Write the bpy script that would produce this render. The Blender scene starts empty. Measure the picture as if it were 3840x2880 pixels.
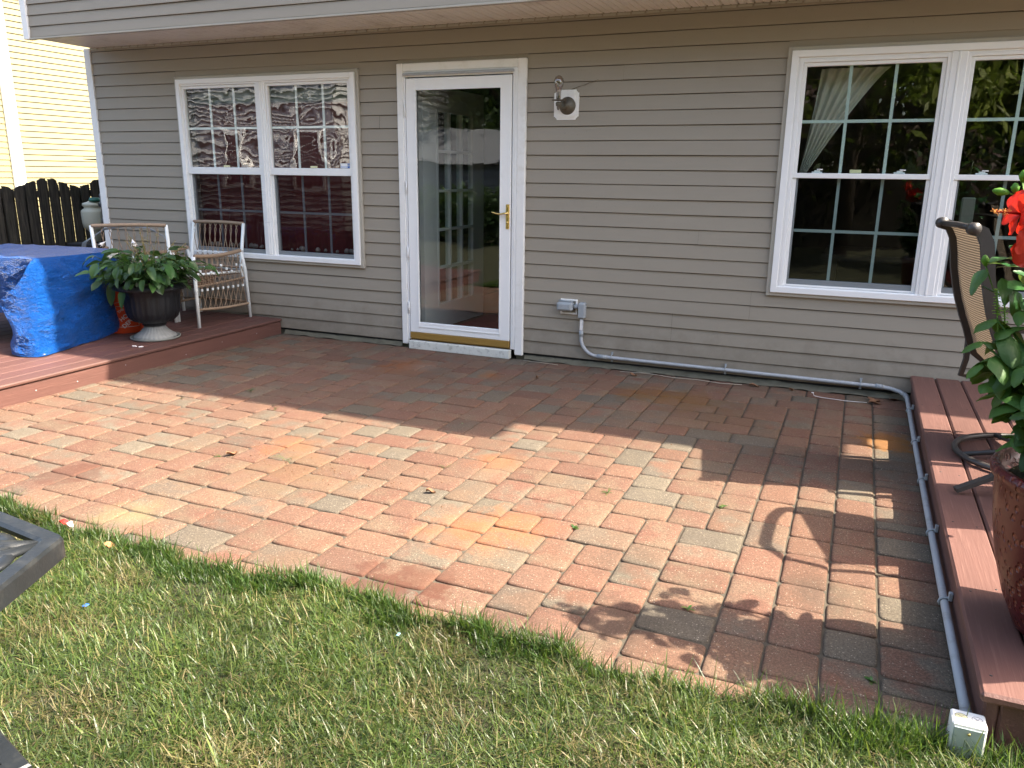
import bpy, math, random
import numpy as np
from mathutils import Vector, Matrix
random.seed(7)
rnd = random.random
def U(a, b): return a + (b - a) * random.random()
scene = bpy.context.scene
COL = scene.collection
# ------------------------------------------------------------------ camera
cam = bpy.data.cameras.new('camera'); camo = bpy.data.objects.new('camera', cam); COL.objects.link(camo)
CAM = Vector((2.94810316, -5.80516979, 1.4463983))
A_ = Vector((0.9184836, 0.39528683, 0.01167017)); B_ = Vector((-0.11140613, 0.23032126, 0.9667165)); F_ = Vector((-0.37944241, 0.88921338, -0.25558368))
M = Matrix((A_, B_, -F_)).transposed().to_4x4(); M.translation = CAM
camo.matrix_world = M
cam.lens = 36 * 2986.02 / 3840; cam.sensor_width = 36; cam.clip_end = 500; cam.clip_start = 0.05
scene.camera = camo
# ------------------------------------------------------------------ light
SUN = Vector((0.82, 0.21, 1.0)).normalized()
w = bpy.data.worlds.new('World'); scene.world = w; w.use_nodes = True
nt = w.node_tree
sky = nt.nodes.new('ShaderNodeTexSky'); sky.sky_type = 'NISHITA'; sky.sun_disc = False
sky.sun_elevation = math.asin(SUN.z); sky.sun_rotation = math.atan2(SUN.x, SUN.y)
sky.air_density = 1.0; sky.dust_density = 3.5; sky.ozone_density = 1.0
bg = nt.nodes['Background']; bg.inputs[1].default_value = 0.15
tintn = nt.nodes.new('ShaderNodeMix'); tintn.data_type = 'RGBA'; tintn.blend_type = 'MULTIPLY'; tintn.inputs[0].default_value = 1
tintn.inputs[7].default_value = (1.06, 1.0, .93, 1)   # hazy, warm white balanced daylight
nt.links.new(sky.outputs[0], tintn.inputs[6]); nt.links.new(tintn.outputs[2], bg.inputs[0])
sl = bpy.data.lights.new('sun', 'SUN'); sl.energy = 4.2; sl.angle = math.radians(0.53); sl.color = (1.0, 0.90, 0.74)
so = bpy.data.objects.new('sun', sl); COL.objects.link(so)
so.rotation_euler = SUN.to_track_quat('Z', 'Y').to_euler(); so.location = (6, 3, 8)
vs = scene.view_settings; vs.view_transform = 'Standard'; vs.look = 'None'; vs.gamma = 1; vs.exposure = 2.1; vs.use_curve_mapping = False

# ------------------------------------------------------------------ helpers
class MB:
    def __init__(s): s.v = []; s.f = []; s.c = []; s.c2 = []; s.sm = []
    def add(s, vs_, fs, col=None, col2=None, smooth=False):
        n = len(s.v); s.v += [tuple(p) for p in vs_]
        for f in fs:
            s.f.append(tuple(n + i for i in f)); s.c.append(col); s.c2.append(col2); s.sm.append(smooth)
    def box(s, x0, x1, y0, y1, z0, z1, rot=0, piv=None, col=None, bev=0):
        if bev: return s.bbox(x0, x1, y0, y1, z0, z1, bev, rot, piv, col)
        P = [(x, y, z) for z in (z0, z1) for y in (y0, y1) for x in (x0, x1)]
        if rot: P = rotp(P, rot, piv)
        s.add(P, [(0, 2, 3, 1), (4, 5, 7, 6), (0, 1, 5, 4), (2, 6, 7, 3), (0, 4, 6, 2), (1, 3, 7, 5)], col)
    def bbox(s, x0, x1, y0, y1, z0, z1, b, rot=0, piv=None, col=None):
        # box with chamfered edges
        P = []; idx = {}
        X = (x0, x1); Y = (y0, y1); Z = (z0, z1)
        for i in (0, 1):
            for j in (0, 1):
                for k in (0, 1):
                    sx = b if i == 0 else -b; sy = b if j == 0 else -b; sz = b if k == 0 else -b
                    for a, p in (('x', (X[i], Y[j] + sy, Z[k] + sz)), ('y', (X[i] + sx, Y[j], Z[k] + sz)), ('z', (X[i] + sx, Y[j] + sy, Z[k]))):
                        idx[(i, j, k, a)] = len(P); P.append(p)
        F = []
        for i in (0, 1): F.append([idx[(i, 0, 0, 'x')], idx[(i, 1, 0, 'x')], idx[(i, 1, 1, 'x')], idx[(i, 0, 1, 'x')]])
        for j in (0, 1): F.append([idx[(0, j, 0, 'y')], idx[(1, j, 0, 'y')], idx[(1, j, 1, 'y')], idx[(0, j, 1, 'y')]])
        for k in (0, 1): F.append([idx[(0, 0, k, 'z')], idx[(1, 0, k, 'z')], idx[(1, 1, k, 'z')], idx[(0, 1, k, 'z')]])
        for j in (0, 1):
            for k in (0, 1): F.append([idx[(0, j, k, 'y')], idx[(1, j, k, 'y')], idx[(1, j, k, 'z')], idx[(0, j, k, 'z')]])
        for i in (0, 1):
            for k in (0, 1): F.append([idx[(i, 0, k, 'x')], idx[(i, 1, k, 'x')], idx[(i, 1, k, 'z')], idx[(i, 0, k, 'z')]])
        for i in (0, 1):
            for j in (0, 1): F.append([idx[(i, j, 0, 'x')], idx[(i, j, 1, 'x')], idx[(i, j, 1, 'y')], idx[(i, j, 0, 'y')]])
        for i in (0, 1):
            for j in (0, 1):
                for k in (0, 1): F.append([idx[(i, j, k, 'x')], idx[(i, j, k, 'y')], idx[(i, j, k, 'z')]])
        c = Vector(((x0 + x1) / 2, (y0 + y1) / 2, (z0 + z1) / 2)); G = []
        for f in F:
            a, b_, c_ = Vector(P[f[0]]), Vector(P[f[1]]), Vector(P[f[2]])
            m = sum((Vector(P[i]) for i in f), Vector()) / len(f)
            if (b_ - a).cross(c_ - a).dot(m - c) < 0: f = f[::-1]
            G.append(f)
        if rot: P = rotp(P, rot, piv)
        s.add(P, G, col)
    def tube(s, pts, r, n=10, caps=True, col=None, smooth=True, flat=1.0, closed=False):
        pts = [Vector(p) for p in pts]; m = len(pts)
        rs = r if isinstance(r, (list, tuple)) else [r] * m
        V = []; up = None
        for i, p in enumerate(pts):
            if closed: t = pts[(i + 1) % m] - pts[i - 1]
            else: t = (pts[min(i + 1, m - 1)] - pts[max(i - 1, 0)])
            t.normalize()
            if up is None:
                up = Vector((0, 0, 1)) if abs(t.z) < .9 else Vector((1, 0, 0))
            up = (up - t * up.dot(t)).normalized(); sd = t.cross(up)
            for k in range(n):
                a = 2 * math.pi * k / n
                V.append(p + sd * math.cos(a) * rs[i] + up * math.sin(a) * rs[i] * flat)
        F = []
        for i in range(m if closed else m - 1):
            j = (i + 1) % m
            for k in range(n):
                k2 = (k + 1) % n
                F.append((i * n + k, i * n + k2, j * n + k2, j * n + k))
        if caps and not closed:
            F.append(tuple(range(n))[::-1]); F.append(tuple((m - 1) * n + k for k in range(n)))
        s.add(V, F, col, None, smooth)
    def lathe(s, prof, c, n=32, col=None, smooth=True, axis='z', flute=None, a0=0, a1=2 * math.pi):
        V = []; m = len(prof)
        full = abs(a1 - a0 - 2 * math.pi) < 1e-6
        nn = n if full else n + 1
        for i, (r, z) in enumerate(prof):
            for k in range(nn):
                a = a0 + (a1 - a0) * k / n
                rr = r * (1 + (flute(a, z) if flute else 0))
                x, y = rr * math.cos(a), rr * math.sin(a)
                if axis == 'z': V.append((c[0] + x, c[1] + y, c[2] + z))
                elif axis == 'y': V.append((c[0] + x, c[1] + z, c[2] + y))
                else: V.append((c[0] + z, c[1] + x, c[2] + y))
        F = []
        for i in range(m - 1):
            for k in range(n):
                k2 = (k + 1) % nn if full else k + 1
                F.append((i * nn + k, i * nn + k2, (i + 1) * nn + k2, (i + 1) * nn + k))
        s.add(V, F, col, None, smooth)
    def grid(s, P, col=None, smooth=True, closed_u=False):
        # P rows of points
        nr = len(P); nc = len(P[0]); V = [p for r in P for p in r]; F = []
        for i in range(nr - 1):
            for j in range(nc if closed_u else nc - 1):
                j2 = (j + 1) % nc
                F.append((i * nc + j, i * nc + j2, (i + 1) * nc + j2, (i + 1) * nc + j))
        s.add(V, F, col, None, smooth)
    def prism(s, poly, z0, z1, col=None):
        n = len(poly); V = [(x, y, z0) for x, y in poly] + [(x, y, z1) for x, y in poly]
        F = [tuple(range(n))[::-1], tuple(range(n, 2 * n))] + [(i, (i + 1) % n, n + (i + 1) % n, n + i) for i in range(n)]
        s.add(V, F, col)
    def build(s, name, mat, parent=None, **kw):
        me = bpy.data.meshes.new(name); me.from_pydata(s.v, [], s.f); me.update()
        me.polygons.foreach_set('use_smooth', s.sm)
        for nm, cc in (('Col', s.c), ('Col2', s.c2)):
            if any(c is not None for c in cc):
                a = me.color_attributes.new(nm, 'FLOAT_COLOR', 'CORNER')
                d = []
                for f, c in zip(s.f, cc):
                    c = c or (.5, .5, .5); d += [c[0], c[1], c[2], 1.0] * len(f)
                a.data.foreach_set('color', d)
        me.materials.append(mat)
        o = bpy.data.objects.new(name, me); COL.objects.link(o)
        if parent is not None: o.parent = parent; o.matrix_parent_inverse = Matrix.Identity(4)
        for k, v in kw.items(): o[k] = v
        return o
def rotp(P, a, piv=None):
    px, py = (piv or (0, 0))[:2]; c, s_ = math.cos(a), math.sin(a)
    return [(px + (x - px) * c - (y - py) * s_, py + (x - px) * s_ + (y - py) * c, z) for x, y, z in P]
def one(fn, name, mat, parent=None, **kw):
    m = MB(); fn(m); return m.build(name, mat, parent, **kw)
def tag(o, label=None, cat=None, group=None, kind=None):
    if label: o['label'] = label
    if cat: o['category'] = cat
    if group: o['group'] = group
    if kind: o['kind'] = kind
    return o
def thing(name, label, cat, loc=(0, 0, 0), rz=0, group=None):
    o = bpy.data.objects.new(name, None); COL.objects.link(o); o.location = loc; o.rotation_euler = (0, 0, rz)
    o.empty_display_size = .05
    return tag(o, label, cat, group)
def copy_tree(o, parent=None):
    c = o.copy(); COL.objects.link(c)
    if parent: c.parent = parent
    for ch in [x for x in list(o.children)]: copy_tree(ch, c)
    return c
# ------------------------------------------------------------------ materials
def newmat(name):
    m = bpy.data.materials.new(name); m.use_nodes = True; n = m.node_tree
    return m, n, n.nodes['Principled BSDF']
def N(n, t, **kw):
    x = n.nodes.new(t)
    for k, v in kw.items(): setattr(x, k, v)
    return x
def coords(n, obj=False):
    if obj: return N(n, 'ShaderNodeTexCoord').outputs['Object']
    return N(n, 'ShaderNodeNewGeometry').outputs['Position']
def noise(n, vec, scale, detail=4, rough=.6, dist=0, stretch=None):
    if stretch:
        mp = N(n, 'ShaderNodeMapping'); mp.inputs['Scale'].default_value = stretch; n.links.new(vec, mp.inputs[0]); vec = mp.outputs[0]
    t = N(n, 'ShaderNodeTexNoise'); t.inputs['Scale'].default_value = scale; t.inputs['Detail'].default_value = detail
    t.inputs['Roughness'].default_value = rough; t.inputs['Distortion'].default_value = dist
    n.links.new(vec, t.inputs['Vector']); return t.outputs['Fac']
def ramp(n, fac, *stops):
    r = N(n, 'ShaderNodeValToRGB'); e = r.color_ramp.elements
    while len(e) < len(stops): e.new(.5)
    for el, (p, c) in zip(e, stops):
        el.position = p; el.color = (c, c, c, 1) if isinstance(c, (int, float)) else (*c, 1)
    n.links.new(fac, r.inputs[0]); return r.outputs[0]
def mix(n, fac, a, b, mode='MIX'):
    m = N(n, 'ShaderNodeMix', data_type='RGBA', blend_type=mode)
    for k, v in ((0, fac), (6, a), (7, b)):
        sock = m.inputs[k]
        if isinstance(v, bpy.types.NodeSocket): n.links.new(v, sock)
        elif isinstance(v, (int, float)): sock.default_value = v if k == 0 else (v, v, v, 1)
        else: sock.default_value = (*v, 1)
    return m.outputs[2]
def mth(n, op, a, b=None, c=None):
    m = N(n, 'ShaderNodeMath', operation=op)
    for i, v in enumerate((a, b, c)):
        if v is None: continue
        if isinstance(v, (int, float)): m.inputs[i].default_value = v
        else: n.links.new(v, m.inputs[i])
    return m.outputs[0]
def bump(n, bs, h, dist=.002, strength=1.0, prev=None):
    b = N(n, 'ShaderNodeBump'); b.inputs['Strength'].default_value = strength; b.inputs['Distance'].default_value = dist
    n.links.new(h, b.inputs['Height'])
    if prev is not None: n.links.new(prev, b.inputs['Normal'])
    n.links.new(b.outputs[0], bs.inputs['Normal']); return b.outputs[0]
def simple(name, col, rough=.5, var=.12, scale=8, metal=0, bmp=0, bscale=60, dirt=None, dscale=3, spec=None, obj=False, stretch=None, coat=0):
    m, n, b = newmat(name); v = coords(n, obj)
    f = noise(n, v, scale, 5, .65, stretch=stretch)
    c = mix(n, f, tuple(x * (1 - var) for x in col), tuple(min(1, x * (1 + var)) for x in col))
    if dirt:
        d = noise(n, v, dscale, 8, .7); d = ramp(n, d, (.52, 0), (.72, 1))
        c = mix(n, mth(n, 'MULTIPLY', d, .55), c, dirt)
    n.links.new(c, b.inputs['Base Color']); b.inputs['Metallic'].default_value = metal
    r = mth(n, 'MULTIPLY_ADD', f, .25 if var > .03 else .04, rough - (.12 if var > .03 else .02)); n.links.new(r, b.inputs['Roughness'])
    if spec is not None: b.inputs['Specular IOR Level'].default_value = spec
    if coat: b.inputs['Coat Weight'].default_value = coat
    if bmp: bump(n, b, noise(n, v, bscale, 4, .6), bmp)
    return m
M_ = {}
M_['white'] = simple('white_vinyl', (.88, .88, .87), .38, .012, 3, dirt=(.80, .79, .76), dscale=3)
M_['white_old'] = simple('white_weathered', (.85, .84, .81), .5, .02, 5, dirt=(.66, .63, .56), dscale=9)
M_['beige_trim'] = simple('beige_trim', (.42, .39, .33), .5, .05, 4, dirt=(.28, .25, .21), dscale=4)
M_['greytrim'] = simple('grey_screen_frame', (.20, .22, .23), .4, .05, 5)
M_['muntin_green'] = simple('pale_green_muntin', (.50, .60, .57), .4, .05, 5)
M_['muntin_grey'] = simple('grey_muntin', (.20, .22, .235), .5, .05, 5)
M_['soffit'] = simple('soffit', (.84, .80, .74), .5, .05, 4, dirt=(.45, .38, .3), dscale=2.5)
M_['concrete'] = simple('foundation_concrete', (.13, .12, .085), .9, .4, 9, bmp=.006, bscale=35, dirt=(.04, .035, .02), dscale=12)
M_['gold'] = simple('gold_anodised', (.36, .22, .055), .45, .05, 5, metal=.35)
M_['brass'] = simple('polished_brass', (.83, .60, .22), .2, .05, 20, metal=1)
M_['oldbrass'] = simple('tarnished_brass', (.12, .105, .08), .5, .6, 38, metal=.35, dirt=(.13, .075, .03), dscale=22, bmp=.001)
M_['pvc'] = simple('grey_pvc', (.40, .42, .44), .5, .10, 12, dirt=(.20, .18, .15), dscale=14)
M_['greybox'] = simple('grey_cast_box', (.34, .37, .39), .5, .12, 25, dirt=(.2, .19, .17), dscale=25, bmp=.0008, bscale=80)
M_['galv'] = simple('galvanised_plate', (.36, .43, .43), .45, .12, 16, metal=.3, dirt=(.28, .25, .2), dscale=15)
M_['cream'] = simple('cream_vinyl', (.29, .258, .135), .5, .02, 1)
M_['cream_white'] = simple('cream_corner', (.42, .42, .385), .5, .02, 1)
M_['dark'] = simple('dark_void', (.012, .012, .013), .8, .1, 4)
M_['room'] = simple('room_paint', (.10, .085, .07), .8, .1, 2)
M_['bronze'] = simple('bronze_powder_coat', (.040, .036, .034), .42, .15, 30, spec=.5, bmp=.0004, bscale=200)
M_['castmetal'] = simple('dark_cast_aluminium', (.016, .019, .022), .42, .25, 14, metal=.2, dirt=(.06, .06, .055), dscale=16, bmp=.001, bscale=60)
M_['wicker'] = simple('tan_wicker_cord', (.30, .215, .145), .6, .2, 40)
M_['wicker_dark'] = simple('brown_wicker', (.17, .105, .065), .6, .3, 60)
M_['whitemetal'] = simple('white_powder_coat', (.76, .80, .80), .35, .04, 9)
M_['rubber'] = simple('black_rubber', (.02, .02, .022), .6, .2, 20)
M_['roof'] = simple('roof_shingles', (.09, .08, .08), .9, .4, 20, bmp=.01, bscale=8)
M_['bark'] = simple('bark', (.10, .075, .055), .9, .4, 10, bmp=.01, bscale=20)
M_['tankp'] = simple('milky_plastic', (.55, .54, .43), .4, .05, 9)
M_['greencap'] = simple('green_plastic', (.015, .13, .09), .35, .1, 9)
M_['cablegrey'] = simple('grey_cable', (.2, .22, .24), .5, .1, 9)
M_['leafbrown'] = simple('dry_leaf', (.20, .10, .05), .8, .4, 60)
M_['leaforange'] = simple('orange_dry_leaf', (.50, .22, .10), .8, .3, 60)
M_['twig'] = simple('twig', (.16, .11, .07), .9, .3, 60)
M_['petalwhite'] = simple('white_petal', (.82, .80, .80), .5, .04, 60)
M_['plasticblue'] = simple('blue_scrap', (.03, .12, .5), .4, .1, 60)
M_['whitecord'] = simple('pale_cord', (.45, .40, .32), .7, .2, 30)
M_['graffiti'] = simple('pencil_mark', (.07, .07, .08), .8, .1, 30)
M_['creampaper'] = simple('cream_print', (.75, .70, .42), .7, .1, 30)
M_['orange'] = simple('orange_bucket_plastic', (.62, .065, .015), .4, .08, 6)
M_['logowhite'] = simple('logo_white', (.62, .60, .58), .5, .06, 16)
M_['bluesticker'] = simple('blue_sticker', (.03, .13, .42), .4, .05, 6)
M_['bagwhite'] = simple('pale_bag', (.35, .36, .30), .7, .1, 6)

def siding_mat():
    m, n, b = newmat('taupe_vinyl_siding'); v = coords(n)
    f = noise(n, v, 1.3, 5, .6, stretch=(1, 1, .5))
    g = noise(n, v, 30, 5, .7, stretch=(.05, 1, 1.6))
    c = mix(n, f, (.305, .268, .214), (.340, .300, .241))
    c = mix(n, mth(n, 'MULTIPLY', g, .25), c, (.28, .246, .197))
    d = ramp(n, noise(n, v, 2.2, 9, .75), (.60, 0), (.80, 1))
    c = mix(n, mth(n, 'MULTIPLY', d, .3), c, (.22, .20, .17))
    # low grime by the patio
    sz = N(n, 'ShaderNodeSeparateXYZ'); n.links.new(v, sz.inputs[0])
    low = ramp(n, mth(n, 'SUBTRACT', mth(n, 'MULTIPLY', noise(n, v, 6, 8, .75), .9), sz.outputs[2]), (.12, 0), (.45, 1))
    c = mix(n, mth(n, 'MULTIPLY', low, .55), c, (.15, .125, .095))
    sp = ramp(n, noise(n, v, 90, 2, .5), (.68, 0), (.76, 1))
    c = mix(n, mth(n, 'MULTIPLY', sp, .25), c, (.12, .10, .08))
    n.links.new(c, b.inputs['Base Color']); b.inputs['Roughness'].default_value = .5
    b.inputs['Specular IOR Level'].default_value = .35
    bump(n, b, mth(n, 'ADD', mth(n, 'MULTIPLY', g, .35), mth(n, 'MULTIPLY', noise(n, v, 2.5, 2, .5, stretch=(1, 1, 3)), 3)), .0012)
    return m
M_['siding'] = siding_mat()
def glass_mat(name, f0=.10, wav=0, wscale=3, tint=(.9, .95, .93), swirl=0):
    m, n, b = newmat(name); n.nodes.remove(b); v = coords(n)
    out = n.nodes['Material Output']
    tr = N(n, 'ShaderNodeBsdfTransparent'); tr.inputs[0].default_value = (*tint, 1)
    gl = N(n, 'ShaderNodeBsdfGlossy'); gl.inputs['Roughness'].default_value = .012; gl.inputs[0].default_value = (.95, .98, 1, 1)
    lw = N(n, 'ShaderNodeLayerWeight'); lw.inputs[0].default_value = .5
    fac = mth(n, 'MULTIPLY_ADD', mth(n, 'POWER', lw.outputs['Facing'], 4.0), .8, f0)
    if wav:
        bp = N(n, 'ShaderNodeBump'); bp.inputs['Strength'].default_value = 1; bp.inputs['Distance'].default_value = wav
        h = mth(n, 'ADD', noise(n, v, wscale, 1, .4, .6), mth(n, 'MULTIPLY', noise(n, v, wscale * 3.1, 1, .4, 2.0), .05))
        n.links.new(h, bp.inputs['Height']); n.links.new(bp.outputs[0], gl.inputs['Normal'])
    ms = N(n, 'ShaderNodeMixShader'); n.links.new(fac, ms.inputs[0]); n.links.new(tr.outputs[0], ms.inputs[1]); n.links.new(gl.outputs[0], ms.inputs[2])
    n.links.new(ms.outputs[0], out.inputs[0]); return m
M_['glass'] = glass_mat('window_glass', .095, .0012, 2.2)
M_['glass_wavy'] = glass_mat('bowed_window_glass', .13, .0085, 1.3)
M_['glass_dark'] = glass_mat('screened_glass', .012, .002, 2.0, tint=(.62, .60, .62))
M_['glass_door'] = glass_mat('storm_door_glass', .085, .0022, 1.6, tint=(.72, .76, .75))
M_['glass_lo'] = glass_mat('lower_window_glass', .05, .0015, 2, tint=(.6, .65, .65))
M_['bulb'] = glass_mat('bulb_glass', .12, 0, tint=(.72, .66, .62))
def leafmat(name, c1, c2, rough=.4, trans=.35, vein=0, gain=1):
    m, n, b = newmat(name)
    at = N(n, 'ShaderNodeAttribute'); at.attribute_name = 'Col'
    v = coords(n); f = noise(n, v, 25, 4, .6)
    c = mix(n, f, c1, c2); c = mix(n, 1.0, c, at.outputs['Color'], 'MULTIPLY')
    n.links.new(c, b.inputs['Base Color']); b.inputs['Roughness'].default_value = rough
    b.inputs['Specular IOR Level'].default_value = .45
    bump(n, b, noise(n, v, 90, 2, .5), .0015)
    t = N(n, 'ShaderNodeBsdfTranslucent'); n.links.new(mix(n, .5, c, (.25, .40, .04)), t.inputs[0])
    ms = N(n, 'ShaderNodeMixShader'); ms.inputs[0].default_value = trans
    out = n.nodes['Material Output']
    n.links.new(b.outputs[0], ms.inputs[1]); n.links.new(t.outputs[0], ms.inputs[2]); n.links.new(ms.outputs[0], out.inputs[0])
    return m
M_['hosta'] = leafmat('hosta_leaf', (.022, .066, .022), (.045, .115, .032), .38, .2)
M_['basil'] = leafmat('basil_leaf', (.030, .095, .016), (.055, .15, .026), .55, .25)
M_['hibleaf'] = leafmat('hibiscus_leaf', (.018, .075, .028), (.04, .12, .035), .33, .22)
M_['grass'] = leafmat('grass_blade', (.58, .58, .58), (.74, .74, .74), .42, .3)
M_['treeleaf'] = leafmat('tree_leaf', (.7, .7, .7), (1, 1, 1), .6, .3)
def petal():
    m, n, b = newmat('red_hibiscus_petal'); v = coords(n)
    c = mix(n, noise(n, v, 60, 4, .6), (.42, .008, .008), (.58, .04, .014))
    n.links.new(c, b.inputs['Base Color']); b.inputs['Roughness'].default_value = .5
    t = N(n, 'ShaderNodeBsdfTranslucent'); n.links.new(c, t.inputs[0]); ms = N(n, 'ShaderNodeMixShader'); ms.inputs[0].default_value = .4
    out = n.nodes['Material Output']; n.links.new(b.outputs[0], ms.inputs[1]); n.links.new(t.outputs[0], ms.inputs[2]); n.links.new(ms.outputs[0], out.inputs[0])
    bump(n, b, noise(n, v, 50, 3, .6, stretch=(1, 1, .3)), .002)
    return m
M_['petal'] = petal()
def wood_deck():
    m, n, b = newmat('redwood_composite_deck'); v = coords(n)
    f = noise(n, v, 3, 5, .6, stretch=(6, .6, 6))
    c = mix(n, f, (.088, .041, .033), (.135, .062, .049))
    g = noise(n, v, 130, 3, .6, stretch=(1, .03, 1))
    c = mix(n, ramp(n, g, (.56, 0), (.72, .5)), c, (.20, .105, .082))
    d = ramp(n, noise(n, v, 4, 8, .75), (.55, 0), (.8, 1)); c = mix(n, mth(n, 'MULTIPLY', d, .35), c, (.11, .055, .045))
    at = N(n, 'ShaderNodeAttribute'); at.attribute_name = 'Col'; c = mix(n, 1.0, c, at.outputs['Color'], 'MULTIPLY')
    n.links.new(c, b.inputs['Base Color']); b.inputs['Roughness'].default_value = .6
    bump(n, b, g, .0016); return m
M_['deck'] = wood_deck()
def fence_mat():
    m, n, b = newmat('weathered_dark_fence'); v = coords(n)
    g = noise(n, v, 40, 6, .75, stretch=(1, 1, .06))
    c = mix(n, ramp(n, g, (.38, 0), (.66, 1)), (.008, .0075, .006), (.075, .062, .048))
    mo = ramp(n, noise(n, v, 7, 6, .7), (.5, 0), (.7, 1)); c = mix(n, mth(n, 'MULTIPLY', mo, .4), c, (.03, .035, .015))
    n.links.new(c, b.inputs['Base Color']); b.inputs['Roughness'].default_value = .9; bump(n, b, g, .004); return m
M_['fence'] = fence_mat()
def tarp_mat():
    m, n, b = newmat('blue_poly_tarp'); v = coords(n)
    f = noise(n, v, 3, 4, .6)
    c = mix(n, f, (.002, .066, .34), (.004, .105, .46))
    wv = noise(n, v, 110, 3, .7, stretch=(1, .5, 1))
    c = mix(n, mth(n, 'MULTIPLY', wv, .3), c, (.012, .15, .50))
    n.links.new(c, b.inputs['Base Color']); b.inputs['Roughness'].default_value = .30
    b.inputs['Specular IOR Level'].default_value = .5
    c1 = noise(n, v, 14, 6, .7, 1.4, stretch=(1, .6, 1.6)); c2 = noise(n, v, 60, 4, .65, .5, stretch=(1, .5, 1.6))
    a1 = mth(n, 'ABSOLUTE', mth(n, 'SUBTRACT', c1, .5)); a2 = mth(n, 'ABSOLUTE', mth(n, 'SUBTRACT', c2, .5))
    h = mth(n, 'ADD', a1, mth(n, 'MULTIPLY', a2, .42)); bump(n, b, h, .075); return m
M_['tarp'] = tarp_mat()
def curtain_mat(name, a, b_, tr=0):
    m, n, b = newmat(name); v = coords(n)
    g = noise(n, v, 60, 4, .7, stretch=(1, 1, .1))
    c = mix(n, g, a, b_); n.links.new(c, b.inputs['Base Color']); b.inputs['Roughness'].default_value = .9
    if tr: b.inputs['Alpha'].default_value = tr
    return m
M_['redcurtain'] = curtain_mat('burgundy_curtain', (.095, .015, .015), (.16, .030, .028))
M_['sheer'] = curtain_mat('sheer_curtain', (.55, .56, .46), (.75, .75, .65), .8)
M_['redrug'] = curtain_mat('red_rug', (.22, .02, .02), (.35, .05, .04))
M_['floorwood'] = curtain_mat('floor_wood', (.16, .05, .035), (.22, .08, .05))
M_['sling'] = None
def sling_mat():
    m, n, b = newmat('tan_striped_sling'); v = coords(n)
    wv = N(n, 'ShaderNodeTexWave', wave_type='BANDS', bands_direction='Z'); wv.inputs['Scale'].default_value = 28; wv.inputs['Distortion'].default_value = .6
    wv.inputs['Detail'].default_value = 1
    n.links.new(v, wv.inputs[0]); c = mix(n, ramp(n, wv.outputs['Fac'], (.25, 0), (.6, 1)), (.09, .07, .05), (.30, .235, .17))
    n.links.new(c, b.inputs['Base Color']); b.inputs['Roughness'].default_value = .8
    bump(n, b, wv.outputs['Fac'], .003)
    t = N(n, 'ShaderNodeBsdfTranslucent'); n.links.new(c, t.inputs[0]); ms = N(n, 'ShaderNodeMixShader'); ms.inputs[0].default_value = .15
    out = n.nodes['Material Output']; n.links.new(b.outputs[0], ms.inputs[1]); n.links.new(t.outputs[0], ms.inputs[2]); n.links.new(ms.outputs[0], out.inputs[0])
    return m
M_['sling'] = sling_mat()
def pot_mat():
    m, n, b = newmat('burgundy_dimpled_glaze'); v = coords(n, True)
    vo = N(n, 'ShaderNodeTexVoronoi', feature='F1'); vo.inputs['Scale'].default_value = 46
    mp = N(n, 'ShaderNodeMapping'); mp.inputs['Scale'].default_value = (1, 1, .75); n.links.new(v, mp.inputs[0]); n.links.new(mp.outputs[0], vo.inputs['Vector'])
    d = ramp(n, vo.outputs['Distance'], (.22, 1), (.42, 0))
    c = mix(n, d, (.060, .004, .007), (.17, .036, .020)); c = mix(n, mth(n, 'MULTIPLY', noise(n, v, 9, 5, .7), .5), c, (.12, .015, .015))
    n.links.new(c, b.inputs['Base Color']); b.inputs['Roughness'].default_value = .32; bump(n, b, mth(n, 'SUBTRACT', 1.0, d), .005); return m
M_['glaze'] = pot_mat()
def urn_mat():
    m, n, b = newmat('charcoal_faded_resin'); v = coords(n, True)
    s = N(n, 'ShaderNodeSeparateXYZ'); n.links.new(v, s.inputs[0])
    zf = mth(n, 'ADD', s.outputs[2], mth(n, 'MULTIPLY', noise(n, v, 20, 5, .7), .01))
    foot = ramp(n, zf, (.100, 1), (.112, 0))
    st = noise(n, v, 30, 6, .75, stretch=(1, 1, .12))
    body = mix(n, ramp(n, st, (.45, 0), (.85, 1)), (.003, .0042, .007), (.024, .028, .036))
    ft = mix(n, noise(n, v, 14, 5, .7), (.16, .17, .17), (.34, .35, .34))
    c = mix(n, foot, body, ft); n.links.new(c, b.inputs['Base Color']); b.inputs['Roughness'].default_value = .55
    bump(n, b, st, .002); return m
M_['urn'] = urn_mat()
def soil_mat():
    m, n, b = newmat('lawn_soil_thatch'); v = coords(n)
    f = noise(n, v, 60, 8, .8); g = noise(n, v, 4, 4, .6)
    c = mix(n, f, (.010, .009, .005), (.11, .09, .042)); c = mix(n, mth(n, 'ADD', mth(n, 'MULTIPLY', g, .6), .15), c, (.028, .045, .012))
    n.links.new(c, b.inputs['Base Color']); b.inputs['Roughness'].default_value = .95; bump(n, b, f, .02); return m
M_['soil'] = soil_mat()
def sand_mat():
    m, n, b = newmat('joint_sand'); v = coords(n)
    f = noise(n, v, 300, 4, .8); c = mix(n, f, (.03, .025, .018), (.13, .11, .08))
    n.links.new(c, b.inputs['Base Color']); b.inputs['Roughness'].default_value = 1; bump(n, b, f, .003); return m
M_['sand'] = sand_mat()
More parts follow.
